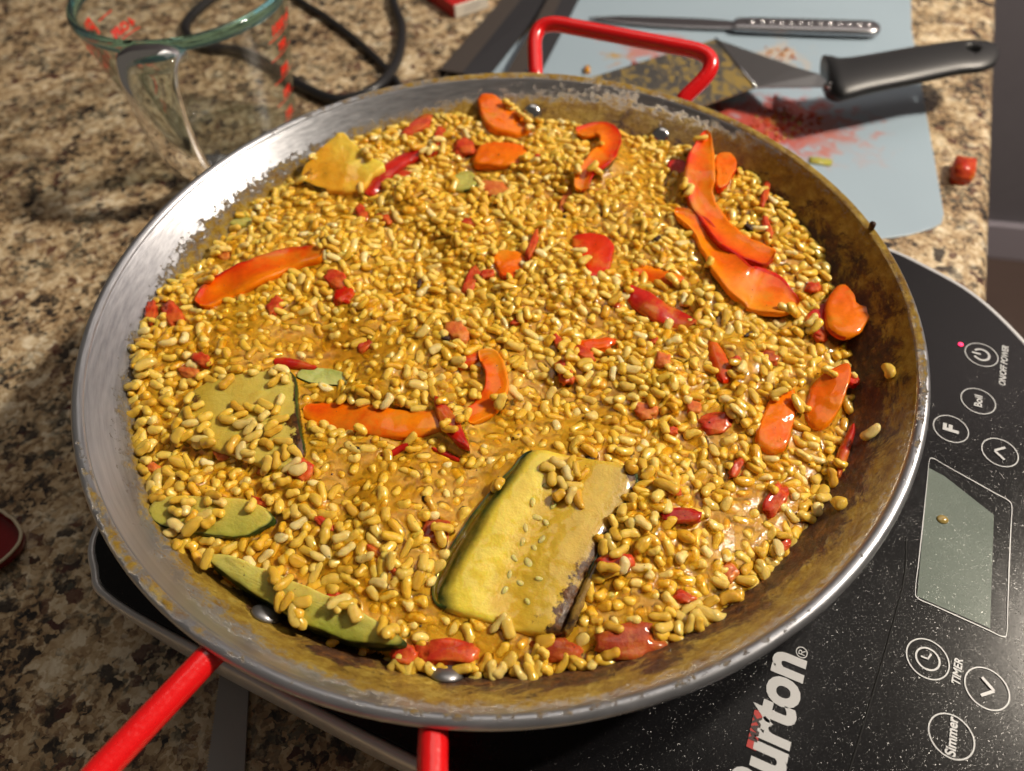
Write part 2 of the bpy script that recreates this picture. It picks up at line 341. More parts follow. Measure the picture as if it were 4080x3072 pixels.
def broth():
    a = N('broth'); v = a.obj()
    c = a.mix(a.ramp(a.noise(38, 4, 0.6, v), [(0.3, 0.0), (0.7, 1.0)]), (0.60, 0.285, 0.007), (0.73, 0.41, 0.018))
    c = a.mix(a.ramp(a.noise(13, 3, 0.6, v), [(0.50, 0.0), (0.72, 0.6)]), c, (0.60, 0.235, 0.006))
    a.set(Base_Color=c, Roughness=0.35, Specular_IOR_Level=0.3, Subsurface_Weight=0.6, Subsurface_Radius=(1.0, 0.6, 0.2), Subsurface_Scale=0.003, Coat_Weight=1.0, Coat_Roughness=0.08, Coat_IOR=1.5)
    b = a.n('ShaderNodeBump', {'Height': a.math('ADD', a.noise(420, 4, 0.6, v), a.math('MULTIPLY', a.ramp(a.vor(900, v), [(0.0, 1.0), (0.3, 0.0)]), 0.5)), 'Strength': 0.45, 'Distance': 0.0006})
    a.set(Normal=b.outputs[0]); a.t.links.new(b.outputs[0], a.p.inputs['Coat Normal'])
    tr = a.n('ShaderNodeBsdfTransparent', {0: (1.0, 0.90, 0.50, 1)})
    mx = a.n('ShaderNodeMixShader', {0: a.attr('clear'), 1: a.p.outputs[0], 2: tr.outputs[0]})
    a.t.links.new(mx.outputs[0], a.out.inputs[0]); return a.m
M['broth'] = broth()

# ------------------------------------------------------------------ setting: counter, wall, floor
e1 = pt(2162, 0, 0); e0 = pt(2150, 600, 0); ed = (e1-e0).normalized(); en = Vector((ed.y, -ed.x, 0))   # outward normal
eo = e0 - en*0.016
ya, yb = -0.9, 1.7
pa = eo + ed*((ya-eo.y)/ed.y); pb = eo + ed*((yb-eo.y)/ed.y)
V = []; F = []; prof = [(0.0, 0.0)] + [(0.016*math.sin(t), -0.016+0.016*math.cos(t)) for t in np.linspace(0.2, PI, 14)]
nseg = 40
for i in range(nseg+1):
    p = pa.lerp(pb, i/nseg)
    V.append(Vector((-1.6, p.y, 0)))
    for (u, w) in prof: V.append(Vector((p.x, p.y, 0)) + en*u + Vector((0, 0, w)))
kk = len(prof)+1
for i in range(nseg):
    for j in range(kk-1): F.append((i*kk+j, i*kk+j+1, (i+1)*kk+j+1, (i+1)*kk+j))
counter = mesh('countertop', V, F, M['granite']); tag(counter, kind='structure')
c = plain('cabinet_wood', (0.05, 0.025, 0.012), 0.5)
cb = [pa - en*0.03, pb - en*0.03, Vector((-1.6, yb, 0)), Vector((-1.6, ya, 0))]
V, F = prism([(p.x, p.y) for p in cb], -0.9, -0.034); tag(mesh('base_cabinet', V, F, c, smooth=False), 'dark wooden base cabinet carrying the granite counter', 'cabinet')
fz = -0.905
wl0 = pt(2142, 549, fz); wl1 = pt(2212, 556, fz); wd = (wl1-wl0).normalized(); wn = Vector((wd.y, -wd.x, 0))
A = wl0 - wd*4; B = wl0 + wd*4
wallm = (lambda a: (a.set(Base_Color=a.mix(a.noise(30, 4), (0.135, 0.125, 0.145), (0.155, 0.145, 0.165)), Roughness=0.8), a.m)[-1])(N('grey_wall_paint'))
q = [A, B, B-wn*0.1, A-wn*0.1]
V, F = prism([(p.x, p.y) for p in q], fz, 1.8); tag(mesh('wall', V, F, wallm, smooth=False), kind='structure')
q = [A+wn*0.001, B+wn*0.001, B+wn*0.016, A+wn*0.016]
V, F = prism([(p.x, p.y) for p in q], fz+0.002, fz+0.10); tag(mesh('baseboard', V, F, plain('baseboard_paint', (0.34, 0.31, 0.36), 0.5), smooth=False), kind='structure')
fm = (lambda a: (a.set(Base_Color=a.mix(a.noise(6, 5, 0.6, a.obj((1, 8, 1))), (0.055, 0.035, 0.030), (0.085, 0.055, 0.045)), Roughness=0.5), a.m)[-1])(N('dark_floor'))
V = [(-4, -4, fz), (5, -4, fz), (5, 5, fz), (-4, 5, fz)]
tag(mesh('floor', V, [(0, 1, 2, 3)], fm), kind='structure')

# ------------------------------------------------------------------ cooktop
GZ = 0.065
ct = empty('induction_cooktop', (0, 0, 0), 'black glass induction cooktop with silver edge under the pan', 'cooktop')
dax = Vector((0.9, -0.44, 0)).normalized(); nax = Vector((0.44, 0.9, 0)).normalized()
def dn(d, n): return dax*d + nax*n
nm = -0.012
half = [(-0.135, 0.0), (-0.134, 0.11), (-0.130, 0.150), (-0.117, 0.166), (-0.095, 0.1745), (0.0, 0.1765), (0.10, 0.1765), (0.165, 0.1765), (0.180, 0.1755), (0.196, 0.170), (0.221, 0.158), (0.241, 0.140), (0.262, 0.112), (0.280, 0.075), (0.291, 0.038)]
outl = [(d, n) for d, n in half] + [(0.295, 0.0)] + [(d, -n) for d, n in reversed(half[1:])]
ol = catmull(outl, 160, True)
def grow(k): 
    c0 = np.array([0.08, 0.0]); v = ol - c0; L = np.hypot(*v.T)[:, None]; return c0 + v*(L+k)/L
def w3(P, z): return [dn(p[0], p[1]+nm) + Vector((0, 0, z)) for p in P]
V, F = loft([w3(grow(-0.02), 0.014), w3(grow(-0.006), 0.016), w3(grow(0.001), 0.024), w3(grow(0.0015), GZ-0.012), w3(grow(0.0012), GZ-0.003), w3(grow(-0.0003), GZ-0.0006), w3(grow(-0.0028), GZ-0.0006), w3(grow(-0.003), GZ-0.004)])
body = mesh('body', V, F, M['silver']); put(body, ct)
V, F = loft([w3(grow(-0.0034), GZ-0.004), w3(grow(-0.0032), GZ-0.0006), w3(grow(-0.0036), GZ)])
put(mesh('glass_top', V, F, M['glasstop'], smooth=False), ct)
for (d, n) in ((-0.10, 0.13), (-0.10, -0.13), (0.2, 0.10), (0.2, -0.10)):
    p = dn(d, n+nm); V, F = tube([(p.x, p.y, 0.0), (p.x, p.y, 0.013)], 0.012, 16); put(mesh('foot', V, F, M['black']), ct)
fn = nax  # reading direction of the print
txt_rot = math.atan2(nax.y, nax.x)
def flat(name, polyl, z, m, parent, h=0.00012):
    V, F = prism([(p.x, p.y) for p in polyl], z, z+h); return put(mesh(name, V, F, m, smooth=False), parent)
def ring(name, c0, r, w, z, m, parent, a0=0, a1=2*PI, n=48):
    V = []; F = []; full = abs(a1-a0-2*PI) < 1e-6
    for i in range(n+1):
        a = a0+(a1-a0)*i/n
        for rr in (r-w/2, r+w/2):
            V.append(Vector((c0.x, c0.y, z)) + (dax*math.cos(a)+nax*math.sin(a))*rr)
    F = [(2*i, 2*i+1, 2*i+3, 2*i+2) for i in range(n)]
    return put(mesh(name, V, F, m, smooth=False), parent)
def bar(name, p0, p1, w, z, m, parent):
    t = (p1-p0); t.z = 0; t.normalize(); s = Vector((-t.y, t.x, 0))*w/2
    return flat(name, [p0-s, p1-s, p1+s, p0+s], z, m, parent)
def text(name, body_, size, loc, rot, m, parent, bold=0.0, align='CENTER', shear=0.0, extr=0.00006, xs=1.0):
    cu = bpy.data.curves.new(name, 'FONT'); cu.body = body_; cu.size = size; cu.align_x = align; cu.align_y = 'BOTTOM_BASELINE'
    cu.offset = bold; cu.shear = shear; cu.extrude = extr; cu.resolution_u = 4
    to = bpy.data.objects.new(name, cu); COL.objects.link(to); bpy.context.view_layer.update()
    me = bpy.data.meshes.new_from_object(to.evaluated_get(bpy.context.evaluated_depsgraph_get()))
    bpy.data.objects.remove(to); me.materials.clear(); me.materials.append(m)
    o = bpy.data.objects.new(name, me); COL.objects.link(o)
    o.matrix_world = Matrix.Translation(loc) @ Matrix.Rotation(rot, 4, 'Z') @ Matrix.Diagonal((xs, 1, 1, 1))
    o.parent = parent; return o
Z1 = GZ+0.0003
def gp(x, y): return pt(x, y, Z1)
btn = {'simmer': gp(2055, 1590), 'down': gp(2132, 1487), 'clock': gp(2004, 1423), 'up': gp(2160, 977), 'F': gp(2054, 926), 'boil': gp(2113, 866), 'power': gp(2120, 766)}
for k, p in btn.items():
    b = ring('button_ring', p, 0.0078, 0.0005, Z1, M['print'], ct)
def V3(p): return Vector((p.x, p.y, 0))
p = V3(btn['power'])
ring('power_symbol', btn['power'], 0.0037, 0.0011, Z1, M['print'], ct, 0+0.55+PI, 2*PI-0.55+PI)
bar('power_symbol', p - dax*0.0046, p - dax*0.0004, 0.0011, Z1, M['print'], ct)
ring('clock_symbol', btn['clock'], 0.0043, 0.0007, Z1, M['print'], ct)
p = V3(btn['clock']); bar('clock_symbol', p - dax*0.0026, p + dax*0.0004, 0.0007, Z1, M['print'], ct); bar('clock_symbol', p, p + nax*0.0024 + dax*0.001, 0.0007, Z1+0.0001, M['print'], ct)
for key, s in (('up', -1), ('down', 1)):
    p = V3(btn[key]); tip = p + nax*0.0 + dax*(0.0022*s)
    tip = p + dax*0.0024*s; 
    for t in (-1, 1): bar('arrow_symbol', p - dax*0.0020*s + nax*0.0036*t, tip, 0.0011, Z1+(0.0001 if t > 0 else 0), M['print'], ct)
def lay(name, s, size, p, **kw): return text(name, s, size, (p.x, p.y, Z1), txt_rot, M['print'], ct, **kw)
lay('lettering', 'F', 0.0092, V3(btn['F']) + dax*0.0031, bold=0.00045)
lay('lettering', 'Boil', 0.0050, V3(btn['boil']) + dax*0.0017, bold=0.00014)
lay('lettering', 'Simmer', 0.0050, V3(btn['simmer']) + dax*0.0017, bold=0.00014, xs=0.92)
q0, q1 = gp(2170, 842), gp(2179, 742)
text('lettering', 'ON/OFF POWER', 0.0042, (q0+q1)/2, math.atan2((q1-q0).y, (q1-q0).x), M['print'], ct, bold=0.00012, shear=0.15, xs=0.92)
q0, q1 = gp(2066, 1482), gp(2074, 1422)
text('lettering', 'TIMER', 0.0042, (q0+q1)/2 + dax*0.001, math.atan2((q1-q0).y, (q1-q0).x), M['print'], ct, bold=0.00010, shear=0.1, xs=0.95)
q0, q1 = gp(1688, 1680), gp(1739, 1424); L = (q1-q0).length
b = text('lettering', 'Burton', 0.0235, q1, math.atan2((q1-q0).y, (q1-q0).x), M['print'], ct, bold=0.0009, align='RIGHT', xs=0.86)
b['label'] = 'large pale grey maker lettering'
text('lettering', '\u00ae', 0.0062, gp(1742, 1426), txt_rot, M['print'], ct, align='LEFT')
flat('red_badge', [gp(1650, 1537), gp(1630, 1533), gp(1612, 1612), gp(1633, 1622)], Z1-0.0001, M['printred'], ct)
q0, q1 = gp(1634, 1618), gp(1650, 1540)
text('lettering', 'MAX', 0.0042, (q0+q1)/2 - dax*0.0004 + Vector((0, 0, 0.0001)), math.atan2((q1-q0).y, (q1-q0).x), plain('dark_print', (0.03, 0.01, 0.01), 0.4), ct, bold=0.0002)
# display
fr = [gp(2008, 985), gp(2187, 1085), gp(2175, 1380), gp(1975, 1290)]
frc = catmull([fr[i].lerp(fr[(i+1) % 4], t)[:2] for i in range(4) for t in (0.04, 0.2, 0.5, 0.8, 0.96)], 120, True)
V = [Vector((p[0], p[1], Z1)) for p in frc]; cc = sum(V, Vector())/len(V)
V2 = [v + (cc-v).normalized()*0.0005 for v in V]; n = len(V)
put(mesh('display_outline', V+V2, [(i, (i+1) % n, n+(i+1) % n, n+i) for i in range(n)], M['print'], smooth=False), ct)
flat('display', [gp(2006, 1010), gp(2040, 1028), gp(2147, 1112), gp(2139, 1358), gp(2130, 1353), gp(1981, 1288)], GZ+0.0001, M['lcd'], ct)
V, F = tube([gp(2075, 744), gp(2075, 744)+Vector((0, 0, 0.0003))], 0.0013, 20); put(mesh('power_light', V, F, M['led']), ct)
seam = catmull([gp(*p) for p in ((1958, 1160), (1953, 1250), (1920, 1380), (1885, 1500), (1835, 1665), (1800, 1760))], 40)
V, F = tube([Vector(s) - Vector((0, 0, 0.0004)) for s in seam], 0.0004, 6); put(mesh('seam', V, F, plain('seam_black', (0.002, 0.002, 0.002), 0.8)), ct)

# ------------------------------------------------------------------ pan
def wall_r(zr): return 0.1860 + zr*31/42          # inner wall radius at height zr (<0) below the rim
pan = empty('paella_pan', (0, 0, GZ), 'round shallow steel paella pan with red handles, full of rice', 'pan')
prof = [(0.0003, -0.0465), (0.06, -0.0465), (0.12, -0.0465), (0.142, -0.0462), (0.149, -0.0450), (0.1530, -0.0425)]
for z in np.linspace(-0.040, -0.0015, 34): prof.append((wall_r(z), z))
prof += [(0.1858, -0.0004), (0.1866, 0.0008)]
outer = [(0.1872, -0.0015)] + [(wall_r(z)+0.0012, z) for z in np.linspace(-0.005, -0.040, 12)] + [(0.150, -0.0462), (0.143, -0.0475), (0.0003, -0.0478)]
NS = 384
def grime_at(a, zr):
    """how much broth has dried on the wall; a in degrees, zr below the rim"""
    d = (a+360) % 360
    P = [(0, .94), (20, .88), (35, .78), (55, .68), (75, .56), (92, .50), (110, .40), (130, .37), (150, .35), (170, .33), (190, .40), (210, .44), (228, .55), (245, .68), (262, .80), (280, .84), (300, .86), (320, .90), (340, .96), (360, .94)]
    g = np.interp(d, [p[0] for p in P], [p[1] for p in P])
    fade = np.interp(zr, [-0.03, -0.018, -0.012, -0.006, -0.003, 0.0], [0.40, 0.26, 0.06, -0.10, -0.24, -0.34])
    if -25 < a < 40: fade = np.interp(zr, [-0.03, -0.018, -0.010, -0.004, 0.0], [0.3, 0.18, 0.04, -0.10, -0.26])
    if 60 < a < 170: fade = np.interp(zr, [-0.03, -0.018, -0.012, -0.007, 0.0], [0.35, 0.30, 0.15, -0.06, -0.16])
    return g + fade
V = []; F = []; G = []; AN = []; RD = []
allp = prof + outer
for (r, z) in allp:
    for i in range(NS):
        a = 2*PI*i/NS; V.append((r*math.cos(a), r*math.sin(a), ZR+z)); aa = math.degrees(a); aa = aa-360 if aa > 180 else aa
        inside = (r, z) in prof
        G.append(grime_at(aa, z) if inside else 0.0); AN.append(math.sin(a)*3+math.cos(a)*3); RD.append(r)
for j in range(len(allp)-1):
    for i in range(NS): F.append((j*NS+i, j*NS+(i+1) % NS, (j+1)*NS+(i+1) % NS, (j+1)*NS+i))
put(mesh('bowl', V, F, M['pan'], attrs={'grime': G, 'ang': AN, 'rad': RD}), pan)
V, F = [], []; G = []; AN = []; RD = []
for i in range(NS):
    a = 2*PI*i/NS; aa = math.degrees(a); aa = aa-360 if aa > 180 else aa
    gb = float(np.interp((aa+360) % 360, [0, 30, 60, 100, 140, 200, 215, 230, 245, 265, 290, 320, 345, 360], [.66, .60, .55, .52, .28, .25, .50, .50, .30, .40, .34, .28, .5, .66]))
    for k in range(16):
        t = 2*PI*k/16; rr = 0.1888 + 0.0028*math.cos(t); zz = -0.0008 + 0.0028*math.sin(t)
        V.append((rr*math.cos(a), rr*math.sin(a), ZR+zz)); G.append(gb + 0.12*math.sin(t) - 0.25*max(0, math.cos(t))); AN.append(math.sin(a)*3+math.cos(a)*3); RD.append(rr+zz)
for i in range(NS):
    for k in range(16): F.append((i*16+k, i*16+(k+1) % 16, ((i+1) % NS)*16+(k+1) % 16, ((i+1) % NS)*16+k))
put(mesh('rim', V, F, M['pan'], attrs={'grime': G, 'ang': AN, 'rad': RD}), pan)
def handle(pA, pB, outA, outB, zo, lip):
    """red tube loop from pA to pB on the wall outside, through outA/outB"""
    pts = []
    A0 = Vector(pA); B0 = Vector(pB); A1 = Vector(outA); B1 = Vector(outB)
    a_in = Vector((A0.x, A0.y, 0)).normalized(); b_in = Vector((B0.x, B0.y, 0)).normalized()
    poly = [A0 - a_in*0.006 + Vector((0, 0, -0.010)), A0 + Vector((0, 0, -0.003)), A1, B1, B0 + Vector((0, 0, -0.003)), B0 - b_in*0.006 + Vector((0, 0, -0.010))]
    P = [poly[0]]
    for k, rad in ((1, 0.004), (2, 0.021), (3, 0.024), (4, 0.004)):
        q = poly[k]; a = q + (poly[k-1]-q).normalized()*rad; b = q + (poly[k+1]-q).normalized()*rad
        for t in np.linspace(0, 1, 12): P.append(a*(1-t)**2 + q*2*t*(1-t) + b*t*t)
    P.append(poly[-1]); P2 = []
    for u_, w_ in zip(P[:-1], P[1:]):
        m_ = max(1, int((w_-u_).length/0.004)); P2 += [u_.lerp(w_, x/m_) for x in range(m_)]
    P2.append(P[-1]); P2 = wobble(P2, 0.0003, 60) if 'wobble' in globals() else P2
    V, F = tube(P2, 0.0049, 18)
    h = put(mesh('handle', V, F, M['red']), pan)
    for q in (A0, B0):
        u = Vector((q.x, q.y, 0)).normalized(); zc = -0.0165 if q.y > 0 else -0.0210; c0 = u*(wall_r(zc)) + Vector((0, 0, ZR+zc))
        nrm = (u*-0.8 + Vector((0, 0, 0.6))).normalized(); s = nrm.orthogonal().normalized(); t = nrm.cross(s); rings = []
        for k in range(7):
            ph = k/6*PI/2*0.98; rings.append([c0 + (s*math.cos(x)+t*math.sin(x))*0.0060*math.cos(ph) + nrm*(0.0034*math.sin(ph)+0.0002) for x in np.linspace(0, 2*PI, 20, endpoint=False)])
        V, F = loft(rings); put(mesh('rivet', V, F, M['steel'] if q.y > 0 else M['dullsteel']), pan)
        c1 = u*(wall_r(zc)+0.0035) + Vector((0, 0, ZR+zc)); tg = Vector((-u.y, u.x, 0))
        rr = [[c1 + tg*x + Vector((0, 0, z)) + u*(y + z*0.7) for x, y in ((-0.008, -0.001), (0.008, -0.001), (0.008, 0.0012), (-0.008, 0.0012))] for z in (-0.011, 0.011)]
        V, F = loft(rr); put(mesh('handle_bracket', V, F, M['red'], smooth=False), pan)
hz = ZR+0.004
handle(pt(1157, 158, ZR-0.003), pt(1474, 208, ZR-0.003), pt(1152, 42, ZR+0.012), pt(1572, 122, ZR+0.012), hz, 0)
handle(pt(462, 1394, ZR-0.004), pt(934, 1562, ZR-0.004), pt(90, 1800, ZR+0.002), pt(925, 2050, ZR+0.002), hz, 0)

# ------------------------------------------------------------------ food surface
EDGE = [(-180, -14), (-173, -13), (-162, -16), (-150, -17), (-140, -15), (-132, -18), (-120, -19), (-104, -20), (-90, -20), (-79, -20), (-65, -19), (-55, -22), (-41, -22.5), (-27, -23.5), (-13, -23), (1, -19.5), (13, -17), (25, -14), (37, -13), (51, -17.5), (66, -20), (81, -20), (96, -15), (109, -16), (123, -15), (133, -19), (146, -20.5), (161, -21), (174, -14), (180, -14)]
EA = np.array([e[0] for e in EDGE], float); EZ = np.array([e[1] for e in EDGE], float)/1000
GN = 760; GH = 0.19; gx = np.linspace(-GH, GH, GN); DX = gx[1]-gx[0]
XX, YY = np.meshgrid(gx, gx)                      # XX[row=y, col=x]
RR = np.hypot(XX, YY); AA = np.degrees(np.arctan2(YY, XX))
def smooth_noise(cell, seed):
    r = np.random.default_rng(seed); k = int(2*GH/cell)+3; g = r.normal(size=(k, k))
    u = (gx+GH)/cell; i = u.astype(int); f = u-i; f = f*f*(3-2*f)
    a = g[i][:, i]; b = g[i+1][:, i]; c_ = g[i][:, i+1]; d_ = g[i+1][:, i+1]; fy = f[:, None]; fx = f[None, :]
    return (a*(1-fy)+b*fy)*(1-fx)+(c_*(1-fy)+d_*fy)*fx
def blur(A, r):
    k = int(r); 
    if k < 1: return A
    for ax in (0, 1):
        B = np.cumsum(np.pad(A, [(k+1, k) if q == ax else (0, 0) for q in (0, 1)], mode='edge'), axis=ax)
        A = (np.take(B, range(2*k+1, B.shape[ax]), axis=ax) - np.take(B, range(0, B.shape[ax]-2*k-1), axis=ax))/(2*k+1)
    return A
edge = np.interp(AA, EA, EZ)
interior = -0.0165 - 0.0035*np.clip(XX/0.16, -1, 1) + 0.0030*smooth_noise(0.035, 1) + 0.0016*smooth_noise(0.014, 2)
wb = np.clip((RR-0.118)/0.05, 0, 1); wb = wb*wb*(3-2*wb)
S = interior*(1-wb) + (edge + 0.0006*smooth_noise(0.012, 3))*wb
S = blur(S, 4)
GAP = [(500, 1268), (640, 1360), (760, 1402), (850, 1418), (830, 1450), (700, 1432), (560, 1350), (500, 1300)]
def gap_mask():
    P = np.array([tuple(pt(x, y, ZR-0.018))[:2] for x, y in GAP]); M_ = np.zeros_like(S); n = len(P); ins = np.zeros(S.shape, bool)
    for k in range(n):
        x1, y1 = P[k]; x2, y2 = P[(k+1) % n]; cnd = (y1 > YY) != (y2 > YY)
        with np.errstate(divide='ignore', invalid='ignore'): ins ^= cnd & (XX < (x2-x1)*(YY-y1)/(y2-y1)+x1)
    return blur(blur(ins.astype(float), 4), 3)
S = S - 0.011*gap_mask()
def wallr_arr(z): return 0.1860 + z*31/42
INSIDE = RR < wallr_arr(S)+0.0005
def gi(x, y): return int(round((y+GH)/DX)), int(round((x+GH)/DX))
def Sat(x, y):
    i, j = gi(x, y); i = min(max(i, 0), GN-1); j = min(max(j, 0), GN-1); return ZR + S[i, j]
def fp(px, py, lift=0.0):
    lift = lift*0.8 - 0.0006
    z = ZR-0.017
    for _ in range(4):
        p = pt(px, py, z); z = Sat(p.x, p.y)+lift
    return pt(px, py, z)
# pools of broth with sunken grains (photograph spots), radius in m, how wet
wet = np.zeros_like(S)
for (x, y, r, k) in ((520, 740, 0.018, 1), (600, 760, 0.02, .8), (900, 1040, 0.022, 1), (1000, 1000, 0.02, 1), (1010, 1100, 0.02, .8), (780, 960, 0.02, .8), (1150, 930, 0.014, .5), (760, 850, 0.016, .9), (1380, 440, 0.015, .4),
                     (700, 1000, 0.02, .6), (430, 560, 0.02, 1), (1640, 1230, 0.02, 1), (1700, 1150, 0.02, 1), (1320, 350, 0.015, .8), (1040, 1360, 0.02, .8), (560, 850, 0.02, .9), (800, 770, 0.025, .7), (1300, 1430, 0.02, .8), (620, 1010, 0.02, .5),
                     (1180, 1000, 0.014, .6), (880, 620, 0.02, .3), (1500, 900, 0.02, .35), (1780, 900, 0.015, .8), (1600, 760, 0.012, .6)):
    p = fp(x, y); wet = np.maximum(wet, k*np.exp(-((XX-p.x)**2+(YY-p.y)**2)/(2*(r*0.80)**2)))
wet = np.clip(wet + 0.16*smooth_noise(0.02, 5), 0, 1)

VT = np.full_like(S, -1.0)           # height of vegetable tops over their footprint
VM = np.zeros(S.shape, bool); VB = np.zeros(S.shape)          # vegetables; VB = share of rice let onto them
def inside_poly(P):
    xs = P[:, 0]; ys = P[:, 1]
    j0 = max(int((xs.min()+GH)/DX)-1, 0); j1 = min(int((xs.max()+GH)/DX)+2, GN); i0 = max(int((ys.min()+GH)/DX)-1, 0); i1 = min(int((ys.max()+GH)/DX)+2, GN)
    X = XX[i0:i1, j0:j1]; Y = YY[i0:i1, j0:j1]; ins = np.zeros(X.shape, bool); n = len(P)
    for k in range(n):
        x1, y1 = P[k]; x2, y2 = P[(k+1) % n]
        cnd = (y1 > Y) != (y2 > Y)
        with np.errstate(divide='ignore', invalid='ignore'): ins ^= cnd & (X < (x2-x1)*(Y-y1)/(y2-y1)+x1)
    return (slice(i0, i1), slice(j0, j1)), ins
def stamp(P, z, bury, plane=None):
    sl, ins = inside_poly(np.array([(p[0], p[1]) for p in P]))
    zz = z-ZR
    if plane is not None: zz = zz + plane[0]*(XX[sl]-plane[2]) + plane[1]*(YY[sl]-plane[3])
    VT[sl] = np.where(ins, np.maximum(VT[sl], zz), VT[sl]); VM[sl] |= ins; VB[sl] = np.where(ins, bury, VB[sl])

def split_parts(root, V, F, isskin, tint, mskin, mflesh, nskin='skin', nflesh='flesh', extra=None):
    for nm_, keep, m in ((nflesh, False, mflesh), (nskin, True, mskin)):
        fs = [f for f, s in zip(F, isskin) if s == keep]
        if not fs: continue
        used = sorted({i for f in fs for i in f}); mp = {u: k for k, u in enumerate(used)}
        put(mesh(nm_, [V[u] for u in used], [tuple(mp[i] for i in f) for f in fs], m, attrs={'tint': [tint[u] for u in used], **{k_: [v_[u] for u in used] for k_, v_ in (extra or {}).items()}}), root)
SEED = [0]
def wobble(V, amp, sc=160):
    SEED[0] += 1; off = Vector((SEED[0]*1.7, SEED[0]*0.9, 0))
    return [Vector(v) + mnoise.noise_vector(Vector(v)*sc + off)*amp for v in V]
def slab(name, label, cat, out, t=0.005, dome=0.0012, lift=0.002, tilt=(0, 0), skin=None, mats=('pep_skin', 'pep_flesh'), bury=0.0, amp=0.0006, group=None, single=False, sag=0.0, n=56, tdir=None, hfun=None, cfun=None):
    c0 = np.mean(np.array(out, float), axis=0); cw = fp(c0[0], c0[1], lift); zc = cw.z
    P = []
    for (x, y) in out:
        z = zc
        for _ in range(5):
            p = pt(x, y, z); z = zc + tilt[0]*(p.x-cw.x) + tilt[1]*(p.y-cw.y)
        P.append(tuple(pt(x, y, z)))
    P = catmull(P, n, True); c = P.mean(axis=0)
    prof = [(0.80, -t), (0.93, -t*0.9), (0.995, -t*0.62), (1.0, -t*0.35), (0.99, -t*0.12), (0.965, -t*0.02), (0.92, dome*0.2), (0.86, dome*0.35)] + [(k_, dome*(0.35+0.3*(0.86-k_)/0.81)) for k_ in np.linspace(0.80, 0.05, 26 if hfun else 9)]
    V = []; T = []; F = []; K = []; CO = []; BU = []
    ext = np.max(np.hypot(*(P-c)[:, :2].T))
    for (k, z) in prof:
        for i in range(n):
            q = c + (P[i]-c)*k; hx = 0.0
            if hfun or cfun:
                ux_, uy_ = px_of((q[0], q[1], q[2]))
                if hfun: hx = hfun(ux_, uy_)*(1 if z > -0.0008 else 0)
                if cfun: cc_, bb_ = cfun(ux_, uy_, k); CO.append(cc_); BU.append(bb_)
            V.append(Vector((q[0], q[1], q[2]+z+hx)))
            if tdir is not None: u = ((q[0]-c[0])*tdir[0] + (q[1]-c[1])*tdir[1])/ext*0.5+0.5
            else: u = 1-k*k
            T.append(min(max(u, 0), 1))
    m = len(prof); sk = skin if skin is not None else (0, 1)
    for j in range(m-1):
        for i in range(n):
            F.append((j*n+i, j*n+(i+1) % n, (j+1)*n+(i+1) % n, (j+1)*n+i)); fr_ = i/n
            arc = sk != 'top' and any(a <= fr_ < b for a, b in (sk if hasattr(sk[0], '__len__') and not isinstance(sk, str) else [sk]))
            K.append((j < 5 and arc) if sk != 'top' else True)
    F.append(tuple((m-1)*n+i for i in range(n))); K.append(False); F.append(tuple(range(n-1, -1, -1))); K.append(False)
    V = wobble(V, amp*(1.8 if not cfun else 0.8), 70); V = wobble(V, amp*0.8, 170); V = wobble(V, amp*0.4, 500)
    stamp(P, zc+dome, bury, (tilt[0], tilt[1], cw.x, cw.y))
    if single:
        o = mesh(name, V, F, M[mats[0]], attrs={'tint': T}); return tag(o, label, cat, group), (P, c, zc+dome)
    root = empty(name, Vector(c), label, cat, group)
    split_parts(root, V, F, K, T, M[mats[0]], M[mats[1]], extra=({'col': CO, 'burn': BU} if cfun else None)); return root, (P, c, zc+dome)
